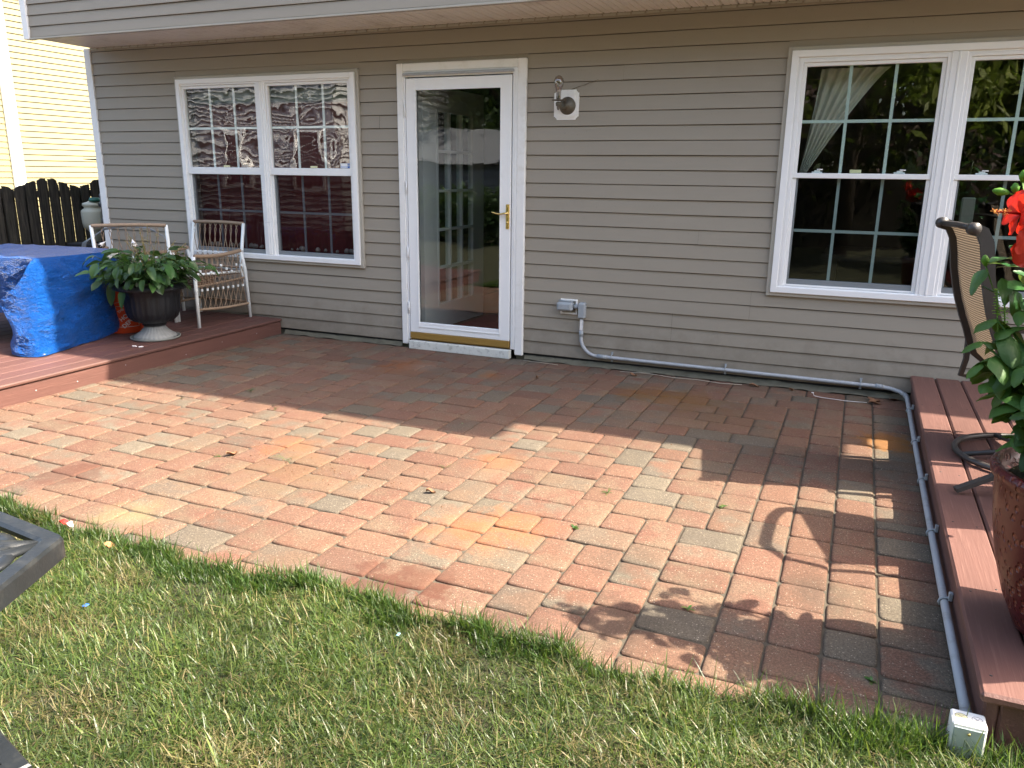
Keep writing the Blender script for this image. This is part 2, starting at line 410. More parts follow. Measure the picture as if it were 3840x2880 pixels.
STAINS = [((-.13, -.62), .16, (.42, .13, .02), .8), ((-.02, -.60), .10, (.40, .33, .27), .6), ((1.71, -.62), .15, (.28, .12, .02), .8), ((2.0, -.64), .18, (.28, .13, .02), .75),
    ((1.57, -3.05), .15, (.62, .20, .06), .55), ((1.74, -2.93), .13, (.62, .22, .07), .45), ((-.463, -3.30), .11, (.17, .07, .045), .85),
    ((1.52, -3.66), .17, (.16, .055, .035), .9), ((1.60, -3.50), .10, (.19, .08, .05), .85), ((3.23, -1.03), .13, (.42, .17, .02), .85),
    ((.27, -2.50), .13, (.55, .17, .04), .5), ((.18, -3.52), .10, (.55, .46, .20), .4), ((.48, -2.80), .22, (.26, .16, .08), .55), ((.555, -.6), .07, (.42, .13, .02), .75),
    ((2.25, -.9), .3, (.20, .12, .05), .4), ((.1, -.9), .2, (.2, .12, .07), .45), ((2.05, -3.62), .12, (.05, .05, .04), .4), ((2.35, -3.50), .14, (.05, .045, .035), .6),
    ((2.25, -3.05), .1, (.08, .09, .07), .35), ((2.95, -2.98), .1, (.06, .06, .045), .5), ((-.9, -2.3), .12, (.2, .1, .06), .5), ((1.35, -2.25), .1, (.6, .2, .05), .4)]
def paver_mat():
    m, n, b = newmat('tumbled_pavers'); v = coords(n)
    a1 = N(n, 'ShaderNodeAttribute'); a1.attribute_name = 'Col'; a2 = N(n, 'ShaderNodeAttribute'); a2.attribute_name = 'Col2'
    f = ramp(n, noise(n, v, 7, 4, .6), (.42, 0), (.60, 1))
    c = mix(n, f, a1.outputs['Color'], a2.outputs['Color'])
    fi = noise(n, v, 260, 3, .7)
    c = mix(n, 1.0, c, ramp(n, fi, (.25, (.18, .187, .185)), (.75, (.50, .525, .515))), 'MULTIPLY')
    c = mix(n, 1.0, c, ramp(n, noise(n, v, 115, 2, .6), (.35, (.80, .80, .80)), (.66, (1.22, 1.22, 1.22))), 'MULTIPLY')
    sp = N(n, 'ShaderNodeTexVoronoi', feature='F1'); sp.inputs['Scale'].default_value = 95; n.links.new(v, sp.inputs['Vector'])
    spots = mth(n, 'MULTIPLY', ramp(n, sp.outputs['Distance'], (.16, 1), (.26, 0)), ramp(n, noise(n, v, 130, 2, .5), (.50, 0), (.58, 1)))
    c = mix(n, mth(n, 'MULTIPLY', spots, .7), c, (.42, .36, .28))
    wn = noise(n, v, 9, 7, .72)
    for (cx, cy), r, col, k in STAINS:
        d = N(n, 'ShaderNodeVectorMath', operation='DISTANCE'); n.links.new(v, d.inputs[0]); d.inputs[1].default_value = (cx, cy, 0)
        e = mth(n, 'ADD', mth(n, 'DIVIDE', d.outputs['Value'], r * 1.7), mth(n, 'MULTIPLY', mth(n, 'SUBTRACT', wn, .5), 2.6))
        hard = (.95, 1.02) if k >= .83 else (.35, 1.25)
        c = mix(n, mth(n, 'MULTIPLY', ramp(n, e, (max(0, min(1, hard[0] * .6)), k), (min(1, hard[1] * .8), 0)), 1.0), c, mix(n, .25, tuple(q * .52 for q in col), c))
    # broad grime
    gr = ramp(n, noise(n, v, 2.5, 8, .75), (.5, 0), (.8, 1)); c = mix(n, mth(n, 'MULTIPLY', gr, .35), c, (.11, .085, .065))
    n.links.new(c, b.inputs['Base Color']); b.inputs['Roughness'].default_value = .85
    b.inputs['Specular IOR Level'].default_value = .3
    b1 = bump(n, b, mth(n, 'ADD', fi, mth(n, 'MULTIPLY', noise(n, v, 30, 4, .6), 1.5)), .0022)
    return m
M_['paver'] = paver_mat()
# ================================================================== SETTING
o = one(lambda m: m.add([(-60, -60, -.045), (60, -60, -.045), (60, 60, -.045), (-60, 60, -.045)], [(0, 1, 2, 3)]), 'ground', M_['soil']); tag(o, kind='structure')
def sandf(m): m.box(-2.3, 3.5, -3.74, .1, -.044, -.011)
o = one(sandf, 'paver_bed', M_['sand']); tag(o, kind='structure')
# ---- patio pavers
GX, GY = .0835, .0865
def stone_colour():
    k = rnd()
    reds = [(.41, .195, .130), (.385, .165, .118), (.43, .22, .15), (.38, .185, .135), (.44, .24, .16), (.41, .21, .15)]
    greys = [(.32, .275, .21), (.345, .30, .23), (.28, .25, .20)]
    tans = [(.42, .295, .20), (.40, .265, .18), (.39, .25, .175)]
    if k < .62: a = random.choice(reds); b = random.choice(reds + tans + tans) if rnd() < .8 else random.choice(greys)
    elif k < .80: a = random.choice(greys); b = random.choice(greys) if rnd() < .55 else random.choice(reds + tans)
    else: a = random.choice(tans); b = random.choice(reds + greys)
    s = U(.88, 1.08); q = .42 if a in reds or a in tans else .22; mn_ = (.415, .232, .158)
    return tuple((x * (1 - q) + y_ * q) * s for x, y_ in zip(a, mn_)), tuple((x * (1 - q) + y_ * q) * s for x, y_ in zip(b, mn_))
def paver(m, x0, x1, y0, y1, edge=False, gx=.003, gy=.0024):
    x0 += gx / 2; x1 -= gx / 2; y0 += gy / 2; y1 -= gy / 2
    cx, cy, hx, hy = (x0 + x1) / 2, (y0 + y1) / 2, (x1 - x0) / 2, (y1 - y0) / 2
    r = U(.009, .020); n = 6; out = []
    def side(ax, ay, bx, by):
        return [(ax + (bx - ax) * t, ay + (by - ay) * t) for t in (0, .2, .4, .6, .8)]
    def arc(ox, oy, a): return [(ox + r * math.cos(a + math.pi / 2 * k / 3), oy + r * math.sin(a + math.pi / 2 * k / 3)) for k in range(3)]
    out += arc(hx - r, hy - r, 0) + side(hx - r, hy, -hx + r, hy)
    out += arc(-hx + r, hy - r, math.pi / 2) + side(-hx, hy - r, -hx, -hy + r)
    out += arc(-hx + r, -hy + r, math.pi) + side(-hx + r, -hy, hx - r, -hy)
    out += arc(hx - r, -hy + r, 1.5 * math.pi) + side(hx, -hy + r, hx, hy - r)
    p1, p2 = U(0, 6), U(0, 6); a1, a2 = U(.0008, .0055), U(.0004, .0026)
    tz, tx, ty = U(-.0025, .0012), U(-.012, .012), U(-.016, .016)
    O = []; bow_ = U(.0022, .0062); a1 *= .5
    for x, y in out:
        w_ = -(bow_ * (x / hx) ** 2 * hx / .1 + abs(a1 * math.sin(x / hx * 2.2 + p1))) * (abs(y) / hy) ** 4
        w2 = -abs(a2 * math.sin(y / hy * 2 + p2)) * (abs(x) / hx) ** 4
        O.append((x + w2 * (1 if x > 0 else -1), y + w_ * (1 if y > 0 else -1)))
    k = len(O); V = []
    for inset, z in ((0, -.03), (0, -.0075), (.003, -.0028), (.009, -.0008), (.03, .0008)):
        for x, y in O:
            fx = max(0, 1 - inset / hx); fy = max(0, 1 - inset / hy)
            V.append((cx + x * fx, cy + y * fy, z + tz + tx * x + ty * y if inset or z > -.02 else z))
    V.append((cx, cy, .0012 + tz))
    F = []
    for i in range(4):
        for j in range(k): j2 = (j + 1) % k; F.append((i * k + j, i * k + j2, (i + 1) * k + j2, (i + 1) * k + j))
    for j in range(k): F.append((4 * k + j, 4 * k + (j + 1) % k, 5 * k))
    c1, c2 = stone_colour(); m.add(V, F, c1, c2, True)
nx, ny = 61, 43
def pack(seed):
    R = random.Random(seed); occ = [[False] * nx for _ in range(ny)]; out = []; bad = 0
    for j in range(ny):
        i = 0
        while i < nx:
            if occ[j][i]: i += 1; continue
            run = 0
            while i + run < nx and not occ[j][i + run]: run += 1
            opts = []
            for (a, b_), wt in (((3, 2), 44), ((2, 2), 46), ((2, 3), 12), ((1, 2), 1.5), ((2, 1), .6)):
                if a <= run and (run - a != 1 or a == 1) and all(j + q >= ny or not occ[j + q][i + p] for p in range(a) for q in range(b_)): opts.append(((a, b_), wt))
            if run == 1: opts = [((1, b_), w_) for b_, w_ in ((2, 6), (3, 3), (1, .1)) if all(j + q >= ny or not occ[j + q][i] for q in range(b_))]
            if not opts: opts = [((1, 1), 1)]
            (a, b_) = R.choices([q[0] for q in opts], [q[1] for q in opts])[0]
            if a * b_ < 4: bad += 1 + 2 * (a * b_ < 2)
            for q in range(b_):
                for p in range(a):
                    if j + q < ny: occ[j + q][i + p] = True
            out.append((i, j, a, b_)); i += a
    return bad, out
best = min((pack(sd) for sd in range(160)), key=lambda t: t[0])[1]
random.seed(11)
pm = MB()
for (i, j, a, b_) in best:
    X1 = 3.152 - i * GX; X0 = X1 - a * GX; Y1 = -.02 - j * GY; Y0 = max(Y1 - b_ * GY, -3.741)
    paver(pm, X0, X1, Y0, Y1, gx=.0055 if X1 > 2.3 else .002)
y = -.02
while y > -3.72:
    h = random.choice((2, 2, 2, 2, 1)) * .0875
    paver(pm, 3.152, 3.405, y - h, y, gx=.007); y -= h
# the loose soldier row that edges the lawn
x = 3.10
o = pm.build('patio', M_['paver']); tag(o, kind='structure')

# ================================================================== HOUSE
house = thing('house', 'taupe vinyl sided house with white trimmed windows and a full glass storm door', 'house', (0, 0, 0))
ZK = [.054 + .102 * k for k in range(-1, 26)]
holes = [(-2.852, -.900, .645, 2.248), (-.538, .570, -.2, 2.268), (2.396, 4.40, .645, 2.258)]
seams = {5: [2.296], 4: [2.296], 3: [1.75], 2: [1.75], 12: [-3.2], 15: [-3.35], 20: [1.3], 17: [-.72], 9: [1.9]}
def courses(m, x0, x1, yf, zs, holes, seams={}, s=.102, t=.0125):
    for k, z in enumerate(zs):
        z1 = z + s
        iv = [(x0, x1)]
        for hx0, hx1, hz0, hz1 in holes:
            if z1 <= hz0 + .001 or z >= hz1 - .001: continue
            nv = []
            for a, b in iv:
                if b <= hx0 or a >= hx1: nv.append((a, b)); continue
                if a < hx0: nv.append((a, hx0))
                if b > hx1: nv.append((hx1, b))
            iv = nv
        # partial courses above / below openings keep their full outline: fill pieces
        for sx in seams.get(k, []):
            nv = []
            for a, b in iv:
                if a < sx < b: nv += [(a, sx), (sx + .0012, b)]
                else: nv.append((a, b))
            iv = nv
        for q, (a, b) in enumerate(iv):
            dy = .0022 * (q % 2) if k in seams else 0
            nseg = max(1, int((b - a) / .35)); rows = []
            for (py, pz) in ((.010, z1 - .0046), (-.002, z1 - .0044), (-.0045, z + s * .72), (-t, z + .002), (-t + .001, z), (.010, z)):
                rows.append([(a + (b - a) * j / nseg, yf + py - dy + .0011 * math.sin((a + (b - a) * j / nseg) * 2.3 + k * 1.7), pz + .0008 * math.sin(j * 1.9 + k)) for j in range(nseg + 1)])
            m.grid([[p for p in r] for r in rows], smooth=False)
def partial(m, x0, x1, z0, z1, yf, s=.102):
    pass
def wallf(m): courses(m, -3.87, 9.0, 0, ZK[1:], holes, seams)
def wallfill(m):
    # small ripped courses directly above and below the openings
    for hx0, hx1, hz0, hz1 in holes[:3]:
        for z in ZK:
            if z < hz1 - .001 < z + .102: 
                m.grid([[(hx0, -.001, z + .104), (hx1, -.001, z + .104)], [(hx0, -.006, hz1 + .002), (hx1, -.006, hz1 + .002)], [(hx0, 0.0, hz1 + .001), (hx1, 0.0, hz1 + .001)]], smooth=False)
            if z < hz0 + .001 < z + .102:
                m.grid([[(hx0, -.006, hz0), (hx1, -.006, hz0)], [(hx0, -.0125, z + .003), (hx1, -.0125, z + .003)], [(hx0, .0, z), (hx1, .0, z)]], smooth=False)
one(lambda m: (wallf(m), wallfill(m)), 'siding', M_['siding'], house)
def backing(m):
    X = [-3.87, -2.80, -.955, -.50, .50, 2.45, 4.30, 9.0]
    for a, b in ((-3.87, -2.80), (-.955, -.462), (.472, 2.45), (4.32, 9.0)): m.box(a, b, .014, .13, .04, 2.62)
    m.box(-2.80, -.955, .014, .13, .04, .70); m.box(-2.80, -.955, .014, .13, 2.18, 2.62)
    m.box(2.45, 4.32, .014, .13, .04, .70); m.box(2.45, 4.32, .014, .13, 2.20, 2.62)
    m.box(-.462, .472, .014, .13, 2.17, 2.62)
one(backing, 'wall', M_['room'], house)
def found(m):
    m.box(-3.86, -.50, .012, .3, -.04, .0395); m.box(.5, 9, .012, .3, -.04, .0395)
    # lip of mortar / debris along the base
    for a, b in ((-1.8, -.55), (.58, 3.36)):
        n = int((b - a) / .05); rows = []
        for q, (dy, z) in enumerate(((.012, .036), (-.005, .032), (-.018, .012), (-.035, .003))):
            rows.append([(a + (b - a) * j / n, dy + U(-.008, .008) * (q > 0), z + U(-.005, .006)) for j in range(n + 1)])
        m.grid(rows)
one(found, 'foundation', M_['concrete'], house)
def sillplate(m): m.box(-3.86, -.53, .004, .012, .036, .052); m.box(.56, 9, .004, .012, .036, .052)
one(sillplate, 'sill_gap', M_['dark'], house)
def cornerp(m):
    m.box(-3.945, -3.866, -.020, .0, .03, 2.53, bev=.003); m.box(-3.945, -3.926, .001, .08, .03, 2.53)
    m.box(-3.962, -3.948, -.005, .05, 2.20, 2.42)
one(cornerp, 'corner_post', M_['white'], house)
def sidewall(m):
    m.box(-3.925, -3.88, .081, 7, -.04, 4.8)
one(sidewall, 'side_wall', M_['siding'], house)
# upper storey overhang
one(lambda m: courses(m, -3.86, 5.25, -.60, [2.540 + .088 * k for k in range(0, 26)], [], {2: [-3.05]}, s=.088), 'upper_siding', M_['siding'], house)
def uppercore(m):
    m.box(-3.87, 5.25, -.585, 1.0, 2.62, 4.80); m.box(5.25, 12, .16, 1.0, 2.62, 4.80); m.box(-3.87, 12, 1.0, 7, 2.9, 4.8)
one(uppercore, 'upper_wall', M_['room'], house)
def usoff(m):
    m.box(-3.93, -3.862, -.625, -.55, 2.525, 4.8, bev=.003); m.box(-3.925, -3.90, -.548, .0, 2.56, 4.8)
one(usoff, 'upper_corner_post', M_['white'], house)
def soff(m):
    x = -3.86
    while x < 5.2:
        # a panel with a shallow V groove each side
        m.grid([[(x + a, yy, 2.535 + z) for a, z in ((.002, .010), (.008, 0), (.048, 0), (.052, .006), (.056, 0), (.094, 0), (.100, .010))] for yy in (-.585, -.30, -.004)], smooth=False)
        x += .102
one(soff, 'soffit', M_['soffit'], house)
def strip(m):
    m.box(-3.86, 5.25, -.622, -.586, 2.522, 2.537, bev=.002)
    for xx in (-1.0, 1.9): m.box(xx, xx + .003, -.6235, -.600, 2.5215, 2.5375)
one(strip, 'soffit_trim', M_['beige_trim'], house)
def ftrim(m):
    x = -3.86
    while x < 5.2:
        m.box(x, x + .088, -.0165, .0, 2.518 + .002 * math.sin(x * 9), 2.531); x += .102
one(ftrim, 'soffit_channel', M_['beige_trim'], house)
def roof(m):
    H = 4.86
    for (a, b, ye) in ((-4.25, 5.08, -.90), (5.08, 6.9, -.56), (6.9, 12.2, .02)):
        m.box(a, b, ye, 1.2, H - .12, H)
        m.add([(a, ye, H), (b, ye, H), (b, 4, H + 1.6 + (ye + .9) * 0), (a, 4, H + 1.6), (a, 8.3, H), (b, 8.3, H), (b, 8.3, H - .12), (a, 8.3, H - .12)], [(0, 1, 2, 3), (3, 2, 5, 4), (4, 5, 6, 7)])
one(roof, 'roof', M_['roof'], house)
# interior shell
def room(m):
    y0, y1 = .131, 4.2
    m.add([(-3.87, y1, .1), (9, y1, .1), (9, y1, 2.5), (-3.87, y1, 2.5)], [(0, 1, 2, 3)])
    m.add([(-3.87, y0, 2.5), (9, y0, 2.5), (9, y1, 2.5), (-3.87, y1, 2.5)], [(0, 1, 2, 3)])
    for x in (-3.87, -.90, 1.7, 9): m.add([(x, y0, .1), (x, y1, .1), (x, y1, 2.5), (x, y0, 2.5)], [(0, 1, 2, 3)])
one(room, 'interior_wall', M_['room'], house)
one(lambda m: m.box(-3.87, 9, .131, 4.2, .06, .10), 'interior_floor', M_['floorwood'], house)

# ---- windows
def frame_rect(m, x0, x1, z0, z1, wd, y0, y1, bev=.003, sides='lrtb'):
    # mitred-look rectangular ring
    if 'l' in sides: m.box(x0, x0 + wd, y0, y1, z0, z1, bev=bev)
    if 'r' in sides: m.box(x1 - wd, x1, y0, y1, z0, z1, bev=bev)
    if 't' in sides: m.box(x0 + wd - bev, x1 - wd + bev, y0 + .0006, y1 - .0006, z1 - wd, z1 - .0004, bev=bev)
    if 'b' in sides: m.box(x0 + wd - bev, x1 - wd + bev, y0 + .0006, y1 - .0006, z0 + .0004, z0 + wd, bev=bev)
def window(trim, fr, units, lowscreen, zt, zm0, zm1, zb, munz, munlz, gm_up, gm_lo, munmat_u, munmat_l):
    root = one(lambda m: frame_rect(m, fr[0], fr[1], fr[2], fr[3], .042, -.045, .03), 'window', M_['white'], house)
    one(lambda m: frame_rect(m, *trim, .030, -.030, -.001, bev=.005), 'trim', M_['beige_trim'], root)
    def casing(m):
        # stepped profile around each unit
        edges = []
        for (a, b) in units:
            frame_rect(m, a - .045, b + .045, zb - .036, zt + .045, .022, -.034, .04, bev=.002)
        for (a, b), (c, d) in zip(units, units[1:]):
            m.box(b + .042, c - .042, -.040, .03, fr[2] + .0425, fr[3] - .0425, bev=.004)
            m.box((b + c) / 2 - .006, (b + c) / 2 + .006, -.046, -.039, fr[2] + .0425, fr[3] - .0425, bev=.002)
        a, b = units[0][0] - .045, units[-1][1] + .045
        if a - fr[0] > .044: m.box(fr[0] + .0425, a + .0, -.030, .03, fr[2] + .0425, fr[3] - .0425)
        if fr[1] - b > .044: m.box(b, fr[1] - .0425, -.030, .03, fr[2] + .0425, fr[3] - .0425)
        m.box(fr[0] + .0425, fr[1] - .0425, -.031, .03, fr[2] + .0425, zb - .0365); m.box(fr[0] + .0425, fr[1] - .0425, -.029, .03, zt + .0455, fr[3] - .0425)
    one(casing, 'casing', M_['white'], root)
    def sash(m):
        for (a, b) in units:
            frame_rect(m, a - .0225, b + .0225, zm0 + .0, zt + .0225, .0225, -.022, .012, bev=.002, sides='lrt')
            m.box(a - .0225, b + .0225, -.024, .02, zm0, zm1, bev=.003)
            frame_rect(m, a - .0225, b + .0225, zb - .013, zm0 + .001, .0225, -.014, .035, bev=.002, sides='lr')
            m.box(a, b, -.016, .035, zb - .012, zb + .0, bev=.002)
    one(sash, 'sash', M_['white'], root)
    def scr(m):
        for (a, b) in units:
            m.box(a, b, -.006, .034, zb + .0005, zb + .034, bev=.002); m.box(a, a + .012, -.002, .034, zb + .035, zm0 - .001)
    one(scr, 'lower_rail', M_['greytrim'], root)
    def g(m, z0, z1, y):
        for (a, b) in units: m.add([(a, y, z0), (b, y, z0), (b, y, z1), (a, y, z1)], [(0, 1, 2, 3)])
    one(lambda m: g(m, zm1, zt, .000), 'upper_glass', gm_up, root)
    one(lambda m: g(m, zb, zm0, .018), 'lower_glass', gm_lo, root)
    def mun(m, z0, z1, zh, y):
        for (a, b) in units:
            wd = .0095
            for k in (1, 2):
                x = a + (b - a) * (k / 3 + (.008 if k == 1 else .012)); m.box(x - wd, x + wd, y, y + .008, z0, z1)
            m.box(a, b, y - .0008, y + .0088, zh - wd, zh + wd)
    one(lambda m: mun(m, zm1, zt, munz, .004), 'upper_muntins', munmat_u, root)
    one(lambda m: mun(m, zb, zm0, munlz, .030), 'lower_muntins', munmat_l, root)
    return root
w1 = window((-2.852, -.900, .645, 2.248), (-2.825, -.930, .672, 2.222), [(-2.757, -1.958), (-1.819, -1.013)], True, 2.142, 1.409, 1.470, .718, 1.805, 1.089, M_['glass_wavy'], M_['glass_dark'], M_['white'], M_['muntin_grey'])
w2 = window((2.396, 4.40, .645, 2.258), (2.424, 4.372, .672, 2.232), [(2.521, 3.300), (3.473, 4.252)], False, 2.134, 1.439, 1.472, .733, 1.797, 1.095, M_['glass'], M_['glass_lo'], M_['muntin_green'], M_['muntin_green'])
for wnd, lst in ((w2, ((2.645, 1.472), (3.14, 1.472), (3.60, 1.472))),):
    for (x, z) in lst:
        def lock(m):
            m.bbox(x - .033, x + .033, .003, .022, z + .001, z + .010, .002); m.bbox(x - .016, x + .02, .001, .018, z + .0102, z + .019, .002); m.tube([(x, .001, z + .024), (x + .035, -.003, z + .023)], .004, 6)
        one(lock, 'sash_lock', M_['white'], wnd)
one(lambda m: m.bbox(2.845, 2.915, .002, .012, 1.474, 1.496, .002), 'vent_latch', M_['creampaper'], w2)
for x in (-2.34, -1.39):
    one(lambda m: m.bbox(x - .035, x + .035, -.006, -.001, 1.472, 1.488, .001), 'vent_latch', M_['creampaper'], w1)
# security sticker inside the left window
st = one(lambda m: m.box(-1.118, -1.018, -.0035, -.0012, 1.474, 1.512), 'security_sticker', M_['white'], w1)
one(lambda m: m.box(-1.048, -1.0185, -.0045, -.0036, 1.475, 1.511), 'sticker_panel', M_['bluesticker'], w1)
def text_obj(s, size, name, mat, parent, M4, extr=.0004, wrap=None, shear=0):
    cu = bpy.data.curves.new('t', 'FONT'); cu.body = s; cu.size = size; cu.extrude = extr; cu.align_x = 'CENTER'; cu.align_y = 'CENTER'; cu.offset = size * .012
    to = bpy.data.objects.new('t', cu); COL.objects.link(to); bpy.context.view_layer.update()
    me = bpy.data.meshes.new_from_object(to.evaluated_get(bpy.context.evaluated_depsgraph_get()))
    bpy.data.objects.remove(to); me.name = name
    for v in me.vertices:
        p = M4 @ v.co
        v.co = wrap(p) if wrap else p
    me.materials.clear(); me.materials.append(mat)
    o = bpy.data.objects.new(name, me); COL.objects.link(o); o.parent = parent; return o
WALLT = lambda x, y, z: Matrix.Translation((x, y, z)) @ Matrix.Rotation(math.pi / 2, 4, 'X')
text_obj('Secured by', .014, 'sticker_text', M_['bluesticker'], w1, WALLT(-1.083, -.0038, 1.484))
text_obj('ADT', .020, 'sticker_text', M_['white'], w1, WALLT(-1.033, -.0049, 1.494))

# ---- storm door (door > handle, glass ...)
door = one(lambda m: frame_rect(m, -.455, .455, .140, 2.156, .088, -.036, -.010, bev=.004), 'storm_door', M_['white'], house)
def leafextra(m):
    frame_rect(m, -.455 + .078, .455 - .078, .140 + .045, 2.156 - .078, .012, -.041, -.0365, bev=.002)
one(leafextra, 'glazing_bead', M_['white'], door)
one(lambda m: m.box(-.355, .358, -.034, -.018, .152, .189), 'bottom_rail', M_['white'], door)
one(lambda m: m.add([(-.37, -.022, .185), (.372, -.022, .185), (.372, -.022, 2.07), (-.37, -.022, 2.07)], [(0, 1, 2, 3)]), 'door_glass', M_['glass_door'], door)
one(lambda m: m.bbox(-.456, .456, -.040, -.012, .088, .139, .003), 'gold_sweep', M_['gold'], door)
def handle(m):
    m.bbox(.419, .449, -.0445, -.0365, 1.028, 1.216, .004)
    m.lathe([(.0, -.012), (.010, -.012), (.012, -.006), (.013, .0)], (.434, -.045, 1.148), 14, axis='y')
    m.tube([(.434, -.060, 1.148), (.415, -.066, 1.147), (.385, -.066, 1.142), (.350, -.064, 1.144), (.325, -.061, 1.152), (.308, -.060, 1.153)], [.008, .0078, .0068, .0062, .0065, .005], 8)
    m.tube([(.434, -.045, 1.148), (.434, -.066, 1.148)], .009, 10)
    m.lathe([(0, -.006), (.008, -.006), (.009, 0)], (.434, -.0445, 1.078), 12, axis='y')
one(handle, 'handle', M_['brass'], door)
for z in (.35, .80, 1.33, 1.92): one(lambda m: m.tube([(-.461, -.040, z - .05), (-.461, -.040, z + .05)], .006, 8), 'hinge', M_['white'], door)
dframe = one(lambda m: (m.box(-.538, -.480, -.034, -.002, .03, 2.268, bev=.006), m.box(.500, .570, -.034, -.002, .03, 2.268, bev=.006),
                        m.box(-.4795, .4995, -.0335, -.002, 2.205, 2.2675, bev=.006)), 'door_casing', M_['white_old'], house)
def jamb(m):
    m.box(-.4795, -.4625, -.028, .13, .075, 2.2045, bev=.002); m.box(.4625, .4995, -.030, .13, .075, 2.2045, bev=.002)
    m.box(.4725, .4785, -.035, -.0305, .09, 2.17, bev=.001); m.box(.486, .491, -.035, -.0305, .09, 2.17, bev=.001)
    m.box(-.462, .462, -.027, .13, 2.166, 2.2045)
one(jamb, 'jamb', M_['white'], dframe)
one(lambda m: (m.bbox(-.475, .475, -.048, -.0345, 2.176, 2.192, .002), m.box(-.47, .47, -.046, -.036, 2.1925, 2.196)), 'drip_cap', M_['pvc'], dframe)
one(lambda m: m.box(-.46, .46, -.010, .25, .072, .1), 'threshold', M_['gold'], dframe)
one(lambda m: m.bbox(-.455, .470, -.070, -.020, .000, .070, .004), 'kick_board', simple('chipped_white_board', (.66, .67, .62), .6, .08, 8, dirt=(.12, .11, .09), dscale=24), dframe)
# french door standing open inside
def fdoor(m):
    L, T = 1.055, .042; zs = [.32, .645, .97, 1.295, 1.62, 1.945]; ss = [.225, .435, .64, .85]
    m.box(0, ss[0], 0, T, .115, 2.13); m.box(ss[3], L, 0, T, .115, 2.13)
    m.box(ss[0], ss[3], 0, T, .115, zs[0]); m.box(ss[0], ss[3], 0, T, zs[-1], 2.13)
    for s_ in ss: m.box(s_ - .011, s_ + .011, -.006, T + .006, zs[0], zs[-1])
    for z in zs: m.box(ss[0], ss[3], -.005, T + .005, z - .011, z + .011)
fdo = one(fdoor, 'inner_door', simple('inner_door_paint', (.60, .61, .60), .5, .03, 3), house); fdo.location = (-.385, .10, 0); fdo.rotation_euler = (0, 0, math.radians(87.3))
def fdg(m): m.box(.225, .85, .018, .022, .32, 1.945)
one(fdg, 'lite_glass', M_['glass'], fdo)
tag(one(lambda m: m.box(-.30, .42, .35, 1.2, .1005, .112), 'door_mat', M_['redrug']), 'red mat on the floor just inside the glass door', 'mat')
# curtains
def drape(m, x0, x1, z0, z1, y, amp, n=120, f=28):
    rows = []
    for z in np.linspace(z0, z1, 8): rows.append([(x0 + (x1 - x0) * i / n, y + amp * math.sin(i / n * f + .4 * math.sin(z * 3)) + amp * .5 * math.sin(i / n * f * 2.7), z) for i in range(n + 1)])
    m.grid(rows)
tag(one(lambda m: drape(m, -3.15, -1.0, .735, 2.02, .20, .012), 'curtain', M_['redcurtain']), 'burgundy curtain hanging behind the paired window on the left', 'curtain')
tag(one(lambda m: (m.tube([(-3.2, .17, 2.05), (-.96, .17, 2.05)], .022, 10), m.box(-3.2, -.96, .15, .19, 2.072, 2.13)), 'curtain_rail', simple('grey_green_valance', (.25, .30, .28), .8, .1, 5)), 'grey green rail and valance above the burgundy curtain', 'curtain rail')
def bric(m):
    random.seed(5)
    for k in range(26):
        x = U(-2.7, -1.05); r = U(.01, .022); m.lathe([(0, 0), (r, .002), (r * 1.1, r), (r * .6, r * 1.8), (0, r * 2)], (x, U(.09, .14), .752), 8)
tag(one(bric, 'sill_pebbles', simple('pale_pebbles', (.3, .28, .24), .8, .3, 30)), 'row of pale pebbles on the inner sill below the burgundy curtain', 'pebbles', kind='stuff')
def sheer(m):
    rows = []
    for t in np.linspace(0, 1, 24):
        z = 2.14 - .68 * t; xl = 2.60 - .085 * t ** 1.2; xr = 3.02 - .46 * t ** .85
        n = 40
        rows.append([(xl + (xr - xl) * i / n, .18 + .012 * math.sin(i * .9 + t * 2) + .05 * (1 - i / n) * t, z) for i in range(n + 1)])
    m.grid(rows)
tag(one(sheer, 'sheer_curtain', M_['sheer']), 'pale sheer curtain swept to the side inside the big right window', 'curtain')
def bag(m):
    m.bbox(3.545, 3.625, .30, .33, 1.12, 1.33, .008)
tag(one(bag, 'paper_bag', M_['bagwhite']), 'pale bag hanging in the dark room behind the lower sash beside the sling chair', 'bag')
def tablein(m):
    m.box(2.7, 4.1, 1.0, 1.9, .82, .86)
    for x in (2.78, 4.0):
        for yy in (1.08, 1.82): m.box(x - .03, x + .03, yy - .03, yy + .03, .1, .82)
tag(one(tablein, 'dining_table', simple('dark_wood', (.07, .045, .03), .4, .2, 6)), 'dark dining table inside the room behind the right window', 'table')

# ---- wall lamp
lamp = thing('wall_lamp', 'tarnished brass wall lamp with a bare clear bulb on a white notched plate', 'wall lamp', (.882, 0, 1.935))
def oct_(hx, hz, n):
    p = []
    for sx, sz in ((1, 1), (-1, 1), (-1, -1), (1, -1)):
        q = [(sx * hx, sz * (hz - n)), (sx * (hx - n * .35), sz * (hz - n * .95)), (sx * (hx - n * .6), sz * (hz - n * .6)), (sx * (hx - n * .95), sz * (hz - n * .35)), (sx * (hx - n), sz * hz)]
        p += q if sx * sz > 0 else q[::-1]
    return p
def plate(m):
    for hx, hz, y0, y1 in ((.095, .104, -.016, 0), (.083, .092, -.022, -.016), (.068, .082, -.027, -.022)):
        P = oct_(hx, hz, .022 if hx > .07 else .004); n = len(P)
        V = [(x, y0, z) for x, z in P] + [(x, y1, z) for x, z in P]
        m.add(V, [tuple(range(n))[::-1]] + [(i, (i + 1) % n, n + (i + 1) % n, n + i) for i in range(n)])
one(plate, 'mounting_plate', M_['white_old'], lamp)
